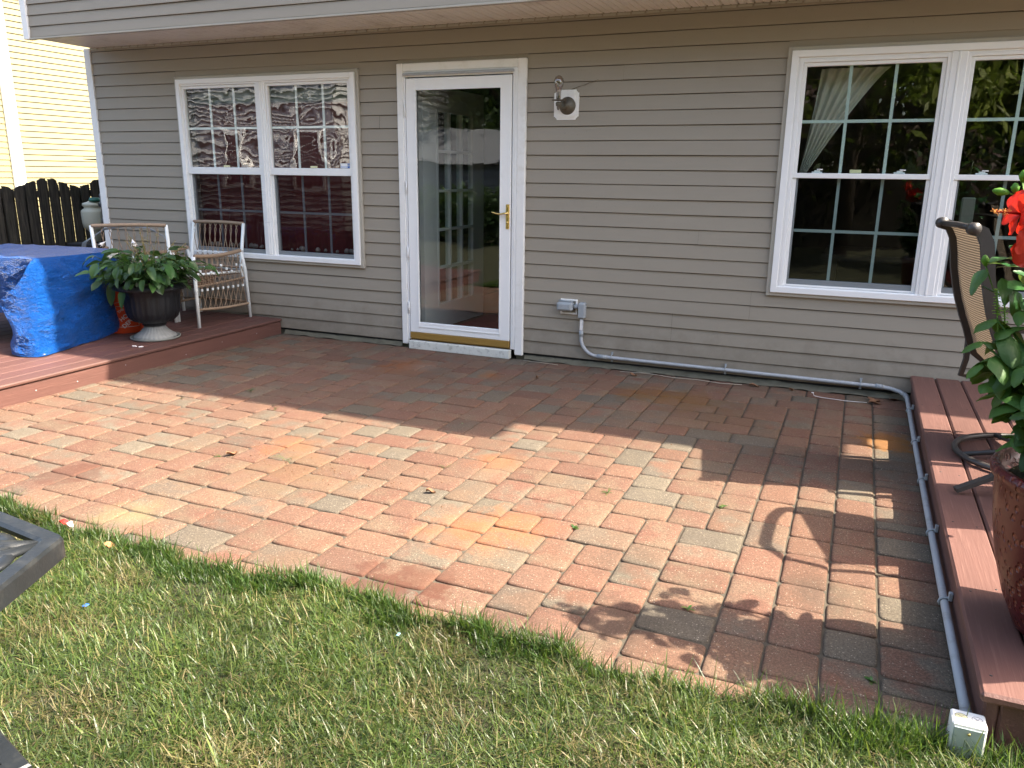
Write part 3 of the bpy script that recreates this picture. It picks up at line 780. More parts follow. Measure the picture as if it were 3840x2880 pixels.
can = one(lambda m: m.lathe([(0, -.072), (.012, -.070), (.024, -.058), (.045, -.050), (.056, -.040), (.063, -.027)], (.012, 0, -.008), 32, axis='y'), 'canopy', M_['oldbrass'], lamp)
def arm(m):
    m.tube([(.01, -.06, -.02), (-.012, -.085, -.024), (-.026, -.11, -.012), (-.028, -.115, .012)], [.010, .008, .008, .010], 10)
    m.lathe([(.0, -.006), (.046, -.002), (.048, .002), (.044, .004), (.016, .006), (.016, .03), (0, .031)], (-.026, -.115, .024), 28)
    m.lathe([(0, -.062), (.006, -.058), (.012, -.045), (.008, -.040), (.018, -.03), (.020, -.012), (.012, -.004), (0, -.002)], (-.026, -.115, .018), 20)
one(arm, 'arm', M_['oldbrass'], lamp)
one(lambda m: m.lathe([(.0165, .018), (.0175, .05), (.019, .062), (.025, .082), (.033, .102), (.0365, .125), (.033, .146), (.022, .162), (.01, .169), (0, .171)], (-.026, -.115, .022), 28), 'bulb', M_['bulb'], lamp)
def fil(m):
    m.tube([(-.026, -.115, .045), (-.026, -.115, .085)], [.006, .004], 8); m.tube([(-.032, -.115, .085), (-.038, -.115, .125)], .0009, 4); m.tube([(-.020, -.115, .085), (-.014, -.115, .125)], .0009, 4)
    m.tube([(-.038, -.115, .125), (-.026, -.115, .119), (-.014, -.115, .125)], .0009, 4); m.lathe([(.015, 0), (.015, .032)], (-.026, -.115, .045), 16)
one(fil, 'filament', M_['pvc'], lamp)
def web(m):
    random.seed(3); pts = [(.015 + .022 * k, -.012, .100 + .0065 * k + U(-.002, .002)) for k in range(11)]
    for a, b in zip(pts, pts[1:]): m.tube([a, b], U(.0008, .0024), 5)
    m.tube([(-.075, -.01, .135), (-.02, -.012, .105), (.015, -.012, .100)], .001, 5)
one(web, 'cobweb', M_['twig'], lamp)

# ---- outlet + conduit
outl = thing('outdoor_outlet', 'grey weatherproof outlet on the siding to the right of the glass door', 'outlet', (.94, 0, .455))
one(lambda m: frame_rect(m, -.06, .078, -.058, .060, .014, -.020, .0, bev=.002), 'back_plate', M_['white_old'], outl)
one(lambda m: m.bbox(-.048, .066, -.013, -.004, -.046, .048, .002), 'gasket', simple('dirty_gasket', (.30, .28, .22), .8, .4, 40, dirt=(.06, .05, .04), dscale=30), outl)
def cov(m):
    m.bbox(-.072, .052, -.075, -.014, -.028, .040, .012); m.bbox(-.060, .040, -.084, -.074, -.018, .030, .006); m.tube([(-.07, -.03, .046), (.05, -.03, .046)], .006, 8); m.tube([(-.074, -.05, -.02), (-.074, -.05, .03)], .005, 6)
one(cov, 'flip_cover', M_['greybox'], outl)
cond = thing('electrical_conduit', 'grey plastic conduit running down the siding and along the base of the wall and deck', 'conduit', (1.06, -.03, .3))
cond.location = (0, 0, 0)
def arcp(c, r, a0, a1, ax, n=8):
    out = []
    for k in range(n + 1):
        a = a0 + (a1 - a0) * k / n
        if ax == 'xz': out.append((c[0] + r * math.cos(a), c[1], c[2] + r * math.sin(a)))
        else: out.append((c[0] + r * math.cos(a), c[1] + r * math.sin(a), c[2]))
    return out
R1 = .0135
def pipe(m):
    m.tube([(1.06, -.03, .38)] + arcp((1.195, -.03, .225), .135, math.pi, 1.5 * math.pi, 'xz') + [(1.3, -.03, .0895), (2.2, -.03, .086), (3.19, -.030, .081)] + [(3.26, -.032, .074), (3.315, -.05, .064), (3.345, -.09, .055), (3.358, -.14, .048), (3.3585, -1.2, .036), (3.3590, -2.4, .034), (3.359, -3.0, .036), (3.358, -3.66, .048)], R1, 14)
one(pipe, 'pipe', M_['pvc'], cond)
one(lambda m: (m.bbox(1.035, 1.090, -.055, -.006, .375, .498, .010), m.bbox(1.038, 1.087, -.061, -.0545, .382, .490, .003),
    m.tube([(.992, -.035, .463), (1.036, -.035, .463)], .014, 12), m.tube([(1.002, -.035, .463), (1.022, -.035, .463)], .018, 12)), 'elbow_box', M_['greybox'], cond)
for P_ in ([(1.06, -.03, .276), (1.06, -.03, .235)], [(1.195, -.03, .0905), (1.275, -.03, .0905)], [(3.165, -.03, .083), (3.215, -.0305, .079)], [(3.345, -.085, .0565), (3.357, -.13, .050)], [(3.358, -3.60, .0465), (3.358, -3.655, .0475)]):
    one(lambda m: m.tube(P_, R1 + .003, 12), 'coupling', M_['greybox'], cond)
def label(m): m.box(1.052, 1.068, -.0446, -.0436, .285, .365)
one(label, 'printed_label', M_['white_old'], cond)
def clamps():
    for (x, z) in ((1.31, .0905), (2.164, .087), (3.071, .082)):
        def c(m):
            m.tube([(x, -.012, z + .034), (x, -.030, z + .020), (x, -.047, z + .004), (x, -.047, z - .006), (x, -.036, z - .017), (x, -.014, z - .024)], .004, 6, flat=1)
            m.bbox(x - .008, x + .008, -.018, -.0135, z + .018, z + .042, .001)
            m.bbox(x - .008, x + .008, -.018, -.0135, z - .036, z - .018, .001)
        one(c, 'clamp', M_['greybox'], cond)
    for yy, z in ((-.45, .045), (-1.1, .037), (-1.72, .035), (-2.35, .034), (-2.95, .036)):
        def c(m):
            m.tube([(3.378, yy, z + .020), (3.366, yy, z + .0175), (3.355, yy, z + .0165), (3.344, yy, z + .010), (3.3415, yy, z - .001), (3.346, yy, z - .012)], .0045, 6)
            m.bbox(3.368, 3.3815, yy - .009, yy + .009, z + .010, z + .040, .002)
        one(c, 'clamp', M_['greybox'], cond)
clamps()
jb = thing('junction_box', 'grey metal cover plate on a white plastic box at the lawn end of the conduit', 'junction box', (3.348, -3.71, 0))
one(lambda m: m.bbox(-.040, .040, -.030, .032, -.04, .100, .004), 'box', M_['white_old'], jb)
one(lambda m: m.bbox(-.035, .035, -.034, -.0305, -.038, .090, .001), 'cover_plate', M_['galv'], jb)
one(lambda m: m.lathe([(0, -.003), (.0035, -.002), (.004, 0)], (.0, -.0345, .076), 10, axis='y'), 'screw', M_['brass'], jb)
def marks(m):
    for cx, r in ((-.018, .0145), (.019, .0125)):
        n = 24; m.tube([(cx + r * math.cos(2 * math.pi * k / n), .001 + r * math.sin(2 * math.pi * k / n), .1003) for k in range(n)], .0005, 4, closed=True)
        for s_ in (1, -1): m.tube([(cx - .007, .001 - s_ * .006, .1003), (cx + .007, .001 + s_ * .006, .1003)], .0006, 4)
one(marks, 'crossed_circle_mark', M_['graffiti'], jb)
one(lambda m: m.lathe([(0, .0004), (.0142, .0003), (.0144, 0)], (-.018, .001, .1001), 24), 'round_print', M_['creampaper'], jb)

# ================================================================== DECKS
def deck_board(m, x0, x1, y0, y1, z0, z1, c, b=.006):
    m.bbox(x0, x1, y0, y1, z0, z1, b, col=c)
def shade(): s = U(.88, 1.12); return (s, s * U(.97, 1.03), s * U(.97, 1.03))
random.seed(21)
dl = thing('left_deck', 'low red brown composite deck under the blue tarp and wicker chairs', 'deck', (-1.82, 0, 0)); dl.location = (0, 0, 0); dl.name = 'wooden_deck'
def dlb(m):
    x = -1.818; first = True
    while x > -6.2:
        wd = .142; deck_board(m, x - wd, x, -4.3, -.016, .114, .1395, shade(), .004 if not first else .007); x -= wd + .0045; first = False
one(dlb, 'deck_boards', M_['deck'], dl)
one(lambda m: deck_board(m, -1.868, -1.830, -4.28, -.02, -.03, .1115, (1.05, 1.02, 1.02)), 'fascia_board', M_['deck'], dl)
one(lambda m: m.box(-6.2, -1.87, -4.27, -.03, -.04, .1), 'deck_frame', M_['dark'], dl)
dr = thing('wooden_deck', 'narrow ended red brown deck board platform with grooved boards on the right', 'deck', (3.36, 0, 0)); dr.location = (0, 0, 0)
def drb(m):
    x = 3.366; k = 0
    while x < 6.6:
        wd = .143
        deck_board(m, x, x + wd, -3.70, -.02, .147, .176, shade(), .008); x += wd + .006; k += 1
one(drb, 'deck_boards', M_['deck'], dr)
one(lambda m: (deck_board(m, 3.3835, 3.42, -3.665, -.02, -.03, .1455, (.95, .95, .95)), deck_board(m, 3.421, 6.6, -3.667, -3.630, -.03, .1455, (.9, .9, .9))), 'fascia_board', M_['deck'], dr)
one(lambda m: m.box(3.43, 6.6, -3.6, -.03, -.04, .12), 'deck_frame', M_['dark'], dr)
random.seed(2)
for xx in (3.40, 3.48, 3.55, 3.62, 3.70):
    for yy in (-.15, -.75, -1.35, -1.95, -2.55, -3.1, -3.6):
        px_, py_ = xx + U(-.006, .006), yy + U(-.03, .03)
        one(lambda m: m.lathe([(0, .0009), (.004, .0008), (.0045, 0)], (px_, py_, .1758), 8), 'screw_head', M_['castmetal'], dr)
random.seed(3)
for yy in np.arange(-.3, -4, -.45):
    one(lambda m: m.lathe([(0, .0012), (.004, .001), (.0045, 0)], (-1.8302, yy + U(-.1, .1), U(.03, .08)), 8, axis='x'), 'screw_head', M_['pvc'], dl)
# ================================================================== NEIGHBOUR + FENCE
nb = thing('neighbour_house', 'cream vinyl sided house in full sun beyond the dark fence', 'house', (-10.5, 5, 0)); nb.location = (0, 0, 0)
def ncourses(m):
    # wall facing +x at x=-10.6
    for k in range(0, 58):
        z = -.3 + .0985 * k
        if z + .0985 < 5.6:
            m.grid([[(-10.6 + px, yy, z + pz) for yy in (3.90, 8.5, 14)] for px, pz in ((.0, .093), (.014, .004), (-.012, 0.004), (-.012, -.008))][::-1], smooth=False)
            m.grid([[(-10.6 + px, yy, z + pz) for yy in (3.30, 3.84)] for px, pz in ((.001, .100), (.014, .004), (0, 0))][::-1], smooth=False)
one(ncourses, 'siding', M_['cream'], nb)
one(lambda m: (m.box(-14, -10.61, 3.8, 14, -.04, 5.6), m.box(-14, -10.62, 3.0, 3.8, -.04, 5.6)), 'wall', M_['room'], nb)
one(lambda m: (m.box(-10.62, -10.565, 3.84, 4.08, -.04, 5.6, bev=.01), m.box(-10.62, -10.53, 3.0, 3.30, -.04, 5.6, bev=.006)), 'corner_board', M_['cream_white'], nb)
one(lambda m: m.add([(-9.5, -3, 5.6), (-9.5, 15, 5.6), (-14, 15, 8), (-14, -3, 8), (-9.5, -3, 5.5), (-9.5, 15, 5.5)], [(0, 1, 2, 3), (0, 4, 5, 1)]), 'roof', M_['roof'], nb)
fn = thing('picket_fence', 'weathered dark wooden picket fence with a scalloped top behind the blue tarp', 'fence', (-5.5, .6, 0)); fn.location = (0, 0, 0)
random.seed(9)
XF = -5.5
def ztop(y):
    # scallop dips at about y=.2 and y=.95
    tpts = [(-2.5, 1.24), (-1.6, 1.34), (-.7, 1.24), (-.25, 1.31), (.05, 1.26), (.20, 1.225), (.40, 1.29), (.56, 1.335), (.70, 1.32), (.84, 1.27), (.98, 1.235), (1.12, 1.25), (1.25, 1.32), (1.45, 1.36), (2.2, 1.25), (3.2, 1.35), (9, 1.3)]
    return float(np.interp(y, [p[0] for p in tpts], [p[1] for p in tpts]))
def pickets():
    y = -2.4; i = 0
    while y < 5:
        wd = .098 + U(-.006, .006)
        for side in (0, 1):
            def pk(m):
                yy = y + (.078 if side else 0) + U(-.003, .003); x = XF + (-.062 if side else .0)
                n = 4; zt = [ztop(yy + wd * t / n) + (0, .004, .008, .003, -.004)[t] + U(-.007, .007) for t in range(n + 1)]
                if side: zt = [z - .02 for z in zt]
                P = [(yy, -.05), (yy + wd * (1 if not side else .88), -.05)] + [(yy + wd * t / n * (1 if not side else .88), zt[t]) for t in range(n, -1, -1)]
                k = len(P); ln = U(-.004, .004)
                V = [(x, a + ln * b, b) for a, b in P] + [(x + .017, a + ln * b, b) for a, b in P]
                m.add(V, [tuple(range(k))[::-1], tuple(range(k, 2 * k))] + [(q, (q + 1) % k, k + (q + 1) % k, k + q) for q in range(k)])
            one(pk, 'picket', M_['fence'], fn)
        y += .137; i += 1
pickets()
for z in (.58, 1.165):
    one(lambda m: m.box(XF - .044, XF - .001, -2.5, 5.2, z - .04, z + .035), 'rail', M_['fence'], fn)

# ================================================================== LEFT DECK THINGS
# sprayer, pipe, hook
spr = thing('garden_sprayer', 'milky white garden sprayer tank with dark green cap behind the house corner', 'sprayer', (-5.06, .8, .64))
def tank(m):
    prof = [(0, 0), (.045, .0), (.05, .10), (.075, .125), (.118, .16), (.126, .22), (.128, .33), (.124, .345), (.092, .37), (.090, .385), (.108, .40), (.104, .425), (.055, .44), (.04, .45), (0, .45)]
    m.lathe([(r * 1.0, z) for r, z in prof], (0, 0, 0), 28)
one(tank, 'tank', M_['tankp'], spr)
one(lambda m: m.lathe([(.0, .45), (.062, .45), (.064, .47), (.056, .473), (.056, .488), (0, .49)], (.045, .0, -.0), 16, flute=lambda a, z: .02 * math.cos(a * 12)), 'cap', M_['greencap'], spr)
one(lambda m: m.tube([(.10, 0, .42), (.145, 0, .38), (.15, 0, .25), (.13, 0, .19)], .014, 8), 'carry_handle', M_['rubber'], spr)
bin_ = thing('storage_bin', 'black storage bin under the white sprayer tank', 'bin', (-5.06, .8, -.04))
one(lambda m: m.bbox(-.22, .22, -.18, .18, 0, .62, .02), 'bin_body', M_['rubber'], bin_)
one(lambda m: m.bbox(-.24, .24, -.20, .20, .621, .665, .012), 'bin_lid', M_['rubber'], bin_)
one(lambda m: m.box(-.05, .05, -.05, .05, .666, .681), 'bin_grip', M_['rubber'], bin_)
gp = thing('drain_pipe', 'dark grey jointed drain pipe standing beside the white corner post', 'pipe', (-4.035, .12, -.04))
one(lambda m: m.lathe([(.0, 0), (.055, 0), (.055, .96), (.062, .965), (.062, 1.0), (.052, 1.01), (.050, 1.13), (.060, 1.14), (.060, 1.165), (.055, 1.17), (.055, 1.205), (.060, 1.21), (.060, 1.235), (.048, 1.25), (.050, 1.36), (.045, 1.47), (.030, 1.52), (0, 1.53)], (0, 0, 0), 24), 'pipe', simple('slate_plastic', (.085, .095, .11), .5, .1, 9), gp)
hk = thing('bracket', 'thin black pointed bracket poking out past the white corner post', 'bracket', (-3.93, .12, 1.532))
one(lambda m: (m.add([(-.005, -.03, .006), (-.005, .03, .006), (-.36, 0, .007), (-.005, -.03, -.016), (-.005, .03, -.016), (-.36, 0, .001)], [(0, 1, 2), (5, 4, 3), (0, 2, 5, 3), (1, 4, 5, 2), (0, 3, 4, 1)]), m.tube([(-.03, 0, -.016), (-.075, 0, -.06), (-.075, 0, -.11), (-.05, 0, -.14)], .006, 8)), 'bracket_arm', M_['rubber'], hk)
cb = thing('cable_bundle', 'bundle of thin grey cables arching behind the blue tarp', 'cable', (-3.6, -.4, .7)); cb.location = (0, 0, 0)
def cbl(m):
    for k in range(4):
        o_ = k * .018
        m.tube([(-3.55 - o_, -.62, .60), (-3.50 - o_ * .8, -.60, .80 - o_ * .2), (-3.33 - o_ * .4, -.52, .925 - o_ * .3), (-3.15, -.45, .96 - o_ * .25), (-2.95, -.38, .935 - o_ * .15), (-2.80, -.36, .86), (-2.74, -.36, .74)], .005, 6)
one(cbl, 'cables', M_['cablegrey'], cb)

# ---- tarp over table
random.seed(31)
tb = thing('patio_table', 'patio table hidden beneath the blue tarp on the left deck', 'table', (-3.15, -1.5, .14))
one(lambda m: m.prism([(.46, -.22), (.46, .38), (.0, .50), (-.7, .4), (-.7, -.45), (.2, -.33)], .60, .635), 'table_top', M_['bronze'], tb)
for x, y in ((.32, -.12), (.32, .30), (-.5, .25), (-.5, -.3)): one(lambda m: m.tube([(x, y, 0), (x, y, .6)], .02, 10), 'leg', M_['bronze'], tb)
from mathutils import noise as mn
def crinkle(p, k=1.0):
    q = Vector(p); a = 0
    for f, w_ in ((5, .012), (13, .0052), (30, .0034), (62, .0020)):
        v = mn.noise(Vector((q.x * f * .8, q.y * f * .8, q.z * f * 1.5)) + Vector((f, 3.1, f * 2))); a += w_ * (1 - 2.2 * abs(v))
    return a * k
def tarp(m):
    def interp(cols, n, axis_t):
        pass
    # columns of control points, top to hem, left boundary of the flap first
    C_ = [[(-2.62, -1.775, .80), (-2.575, -1.88, .715), (-2.655, -1.97, .575), (-2.713, -2.0, .50), (-2.65, -2.02, .435), (-2.567, -2.05, .30), (-2.577, -2.07, .22), (-2.545, -2.09, .150)],
          [(-2.612, -1.74, .802), (-2.545, -1.83, .715), (-2.56, -1.93, .575), (-2.56, -1.98, .48), (-2.53, -2.01, .40), (-2.49, -2.06, .28), (-2.47, -2.085, .20), (-2.445, -2.10, .145)],
          [(-2.606, -1.68, .801), (-2.53, -1.76, .70), (-2.49, -1.84, .575), (-2.45, -1.90, .47), (-2.42, -1.95, .38), (-2.38, -2.0, .28), (-2.35, -2.03, .20), (-2.315, -2.03, .1435)],
          [(-2.603, -1.55, .800), (-2.53, -1.60, .70), (-2.48, -1.64, .58), (-2.45, -1.69, .46), (-2.42, -1.73, .36), (-2.40, -1.77, .27), (-2.385, -1.80, .20), (-2.365, -1.80, .1445)],
          [(-2.600, -1.40, .800), (-2.54, -1.42, .70), (-2.50, -1.45, .58), (-2.475, -1.49, .46), (-2.45, -1.52, .36), (-2.44, -1.55, .27), (-2.435, -1.57, .20), (-2.425, -1.57, .145)],
          [(-2.605, -1.22, .799), (-2.56, -1.24, .70), (-2.53, -1.25, .58), (-2.52, -1.26, .46), (-2.51, -1.28, .36), (-2.50, -1.30, .27), (-2.50, -1.32, .20), (-2.50, -1.33, .146)],
          [(-2.62, -1.05, .798), (-2.60, -1.07, .70), (-2.59, -1.09, .58), (-2.585, -1.10, .46), (-2.58, -1.11, .36), (-2.575, -1.12, .28), (-2.57, -1.13, .22), (-2.565, -1.14, .17)],
          [(-2.70, -.97, .797), (-2.71, -.99, .70), (-2.72, -1.0, .58), (-2.72, -1.02, .46), (-2.72, -1.03, .36), (-2.72, -1.04, .28), (-2.72, -1.04, .22), (-2.72, -1.04, .18)],
          [(-3.10, -.94, .797), (-3.1, -.95, .7), (-3.1, -.96, .58), (-3.1, -.98, .46), (-3.1, -.99, .36), (-3.1, -1.0, .28), (-3.1, -1.0, .22), (-3.1, -1.0, .18)],
          [(-3.95, -1.0, .79), (-3.95, -1.0, .7), (-3.95, -1.0, .58), (-3.95, -1.0, .46), (-3.95, -1.0, .36), (-3.95, -1.0, .28), (-3.95, -1.0, .22), (-3.95, -1.0, .18)]]
    A = np.array(C_)                       # column, row, xyz
    def cat(P, t):                         # smooth interpolation along axis 0
        n = len(P); x = t * (n - 1); i = min(int(x), n - 2); u = x - i
        p0, p1, p2, p3 = P[max(i - 1, 0)], P[i], P[i + 1], P[min(i + 2, n - 1)]
        return .5 * (2 * p1 + (p2 - p0) * u + (2 * p0 - 5 * p1 + 4 * p2 - p3) * u * u + (3 * p1 - p0 - 3 * p2 + p3) * u ** 3)
    NU, NV = 330, 170
    top = []
    rows = []
    for j in range(NV + 1):
        Rw = cat(A.swapaxes(0, 1), j / NV)  # columns x xyz
        row = []
        for i in range(NU + 1):
            t = i / NU; t = t * .78 if t < .9 else .702 + (t - .9) * 2.98
            p = cat(Rw, t); k = min(1, j / NV * 6) * (1 if j < NV * .95 else .5)
            c = crinkle(p, k); w_ = .012 * math.sin(p[1] * 21 + p[2] * 7) * k + .008 * math.sin(p[2] * 26 - p[1] * 12) * k
            row.append((p[0] + c + w_, p[1] - c * .7, max(.1425, p[2] + c * .4)))
        rows.append(row)
    m.grid(rows)
    # shaded front hanging, tucked behind the flap
    F0 = np.array([(-2.60, -1.79, .80), (-2.87, -1.855, .800), (-3.25, -1.94, .797), (-3.6, -2.03, .795), (-3.95, -2.10, .79)])
    F1 = np.array([(-2.60, -1.80, .40), (-2.90, -1.85, .39), (-3.28, -1.93, .365), (-3.6, -2.02, .36), (-3.95, -2.09, .36)])
    rows = []
    for j in range(61):
        rows.append([])
        for i in range(121):
            p = cat(F0, i / 120) * (1 - j / 60) + cat(F1, i / 120) * j / 60; k = min(1, j / 10); c = crinkle(p, k)
            rows[-1].append((p[0], p[1] - c + .012 * math.sin(p[0] * 16) * k, p[2]))
    m.grid(rows)
    # top sheet
    edge = [tuple(cat(F0, t)) for t in np.linspace(1, 0, 40)] + [tuple(cat(A[:, 0], t)) for t in np.linspace(0, 1, 120)]
    edge[39] = (-2.62, -1.775, .80)
    c0 = np.array([-3.97, -1.55, .785]); rows2 = []
    for j in range(0, 70):
        t = j / 69; row = []
        for p in edge:
            pp = np.array(p) * (1 - t) + c0 * t; row.append((pp[0], pp[1], pp[2] + (crinkle(pp, .35) + .004 * math.sin(pp[0] * 23 + pp[1] * 9)) * min(1, t * 12)))
        rows2.append(row)
    m.grid(rows2)
tp = thing('blue_tarp', 'crumpled bright blue tarp draped over the table on the left deck', 'tarp', (-3.0, -1.5, .14)); tp.location = (0, 0, 0)
one(tarp, 'tarp_sheet', M_['tarp'], tp)
for x, y, z in ((-2.315, -2.015, .152), (-2.59, -1.30, .765)):
    def grom(m):
        n = 14; m.tube([(x + .013 * math.cos(2 * math.pi * k / n), y + .013 * math.sin(2 * math.pi * k / n) * (.5), z + .006 * math.cos(2 * math.pi * k / n) + (.011 * math.sin(2 * math.pi * k / n) if z > .5 else .0)) for k in range(n)], .0035, 6, closed=True)
    one(grom, 'grommet', M_['pvc'], tp)

# ---- wicker chairs
def wicker_chair(name, label):
    # local: origin on deck centre, sitter faces -y, back near y=+.30 ; width .60
    t = thing(name, label, 'chair', group='white framed tan cord wicker armchairs')
    def fr(m):
        for sx in (-1, 1):
            x = sx * .30
            m.tube([(x * 1.02, -.31, 0), (x, -.305, .30), (x * .99, -.30, .60)], .0155, 12)        # front leg
            m.tube([(x * .99, .335, 0), (x * .96, .30, .34), (x * .97, .26, .45), (x * .97, .335, .845)], .0145, 12)  # rear leg + back post
            m.tube([(x * 1.06, .31, 0), (x * 1.04, .29, .45), (x * 1.05, .25, .60)], .0145, 12)
            m.tube([(x * .98, -.295, .45), (x * .96, .28, .42)], .011, 10)
        m.tube([(-.29, .30, .44), (.29, .30, .44)], .011, 10); m.tube([(-.29, -.29, .44), (.29, -.29, .44)], .012, 10)
        for k in range(3): m.lathe([(.0175, -.004), (.018, 0), (.0175, .004)], (.302, -.305, .295 + k * .012), 12)
    one(fr, 'frame', M_['whitemetal'], t)
    def wraps(m):
        def coil(a, b, r=.0165, sag=0, n=44, w=.0045):
            a, b = Vector(a), Vector(b); L = (b - a).length; k = int(L / .0105)
            P = [a + (b - a) * q / (k * 2) + Vector((0, 0, sag * math.sin(math.pi * q / (k * 2)))) for q in range(k * 2 + 1)]
            m.tube(P, [r if q % 2 else r * .86 for q in range(k * 2 + 1)], 8)
        coil((-.29, .335, .842), (.29, .335, .842), sag=.006)
        for sx in (-1, 1):
            coil((sx * .298, -.29, .604), (sx * .31, .25, .612), r=.018, sag=-.018)
            coil((sx * .302, -.295, .155), (sx * .318, .30, .13), r=.012, sag=-.01)
            coil((sx * .29, -.285, .345), (sx * .30, .29, .365), r=.010)
        coil((-.29, .315, .14), (.29, .315, .14), r=.011); coil((-.28, .29, .455), (.28, .29, .455), r=.012)
    one(wraps, 'cord_wrapping', M_['wicker'], t)
    def cords(m):
        for sx in (-1, 1):
            def P(u, v): # u along arm, v height
                y = -.28 + .545 * u; x = sx * (.300 + .012 * u)
                z0 = .155 - .02 * u; z1 = .60 - .018 * math.sin(math.pi * u) + .008 * u
                return (x + sx * .012 * math.sin(math.pi * v), y, z0 + (z1 - z0) * v)
            n = 9
            for k in range(n):
                u = (k + .5) / n; d = .5 / n
                # zig-zag pairs pinched by clips at .35 and .72 of the height
                for s_ in (-1, 1):
                    pts = [P(u + s_ * d * 1.6, 0), P(u + s_ * d * .9, .12), P(u + s_ * .006, .34), P(u + s_ * .006, .38), P(u + s_ * d * .75, .55), P(u + s_ * .006, .70), P(u + s_ * .006, .74), P(u + s_ * d * 1.1, .90), P(u + s_ * d * 1.4, 1)]
                    m.tube([(p[0], p[1], p[2]) for p in pts], .0030, 5, caps=False)
        def B(u, v): return (-.275 + .55 * u, .300 + .033 * v - .01 * math.sin(math.pi * v), .46 + .38 * v)
        n = 9
        for k in range(n):
            u = (k + .5) / n; d = .5 / n
            for s_ in (-1, 1):
                pts = [B(u + s_ * d * 1.3, 0), B(u + s_ * d * .8, .12), B(u + s_ * .006, .28), B(u + s_ * .006, .33), B(u + s_ * d * .9, .62), B(u + s_ * d * 1.3, .85), B(u + s_ * d * .5, 1)]
                m.tube(pts, .0030, 5, caps=False)
    one(cords, 'cord_weave', M_['wicker'], t)
    def clip(x, y, z, a, b): one(lambda m: m.bbox(x - a, x + a, y - b, y + b, z - .010, z + .010, .002), 'cord_clip', M_['whitemetal'], t)
    for sx in (-1, 1):
        for k in range(9):
            u = (k + .5) / 9
            for v in (.36, .72):
                vv = v + .07 * math.sin(k * 1.9) * (v > .5); y = -.28 + .545 * u; z0 = .155 - .02 * u
                clip(sx * (.300 + .012 * u) + sx * .012 * math.sin(math.pi * vv), y, z0 + (.60 - z0) * vv, .007, .009)
    for k in range(9):
        u = (k + .5) / 9; v = .305
        clip(-.275 + .55 * u, .300 + .033 * v - .01 * math.sin(math.pi * v), .46 + .38 * v, .009, .007)
    def seat(m):
        # woven tray with visible weave
        for i in range(12):
            y = -.27 + .5 * i / 11
            m.tube([(-.27 + .54 * k / 24, y, .425 + (.006 if (k + i) % 2 else -.006)) for k in range(25)], .011, 5, caps=False, flat=.6)
        for i in range(5):
            z = .345 + .017 * i
            m.tube([(-.27 + .54 * k / 24, -.292 + (.005 if (k + i) % 2 else -.005), z) for k in range(25)], .008, 5, caps=False)
            m.tube([(.272 + (.005 if (k + i) % 2 else -.005), -.28 + .22 * k / 10, z) for k in range(11)], .008, 5, caps=False)
        m.box(-.27, .27, -.275, .26, .402, .414)
    one(seat, 'woven_seat', M_['wicker_dark'], t)
    return t
ch1 = wicker_chair('wicker_armchair', 'white framed cord armchair with its back to the wall right of the hosta urn')
ch1.location = (-2.44, -.395, .14); ch1.rotation_euler = (0, 0, 0)
ch1.scale = (1.0, 1.0, 1.0)
ch2 = copy_tree(ch1); ch2['label'] = 'white framed cord armchair partly hidden behind the tarp and hosta, nearer the house corner'
ch2.location = (-2.95, -.53, .14); ch2.rotation_euler = (0, 0, math.radians(40 + 180))

# ---- urn, saucer, hosta
urn = thing('urn_planter', 'charcoal fluted pedestal urn with faded grey foot holding the hosta', 'planter', (-2.135, -1.174, .14))
flu = lambda a, z: .022 * abs(math.sin(a * 15)) - .01 if z > .125 else .03 * abs(math.sin(a * 14)) - .015
one(lambda m: m.lathe([(.0, .012), (.158, .012), (.160, .020), (.135, .040), (.105, .062), (.085, .085), (.078, .103)], (0, 0, 0), 112, flute=lambda a, z: .045 * abs(math.sin(a * 14)) - .02 if .018 < z < .09 else 0), 'foot', M_['urn'], urn)
one(lambda m: m.lathe([(.077, .1035), (.090, .112), (.088, .130), (.115, .136), (.155, .150), (.184, .180), (.198, .225), (.204, .285), (.208, .340), (.214, .365), (.225, .385), (.225, .396), (.262, .398), (.272, .404), (.268, .420), (.245, .436), (.225, .440), (.212, .432), (.205, .40), (0, .40)], (0, 0, 0), 120, flute=lambda a, z: (.030 * abs(math.sin(a * 15)) - .012 if .14 < z < .36 else (.012 * math.sin(a * 40) if .40 < z < .437 else 0))), 'bowl', M_['urn'], urn)
one(lambda m: m.lathe([(0, .0), (.172, .0), (.186, .008), (.188, .020), (.180, .020), (.172, .0095), (0, .0095)], (0, 0, 0), 48), 'saucer', simple('grey_green_saucer', (.20, .215, .20), .5, .1, 9), urn)
one(lambda m: m.lathe([(0, .428), (.10, .426), (.203, .420)], (0, 0, 0), 20), 'soil', M_['soil'], urn)
def rings(m):
    for k in range(7):
        a = -2.3 + k * .34; x, y = .155 * math.cos(a), .155 * math.sin(a)
        m.tube([(x + .007 * math.cos(b) * -math.sin(a), y + .007 * math.cos(b) * math.cos(a), .158 + .007 * math.sin(b)) for b in np.linspace(0, 5.6, 9)], .0013, 4, closed=True)
one(rings, 'drain_hole_rim', M_['castmetal'], urn)
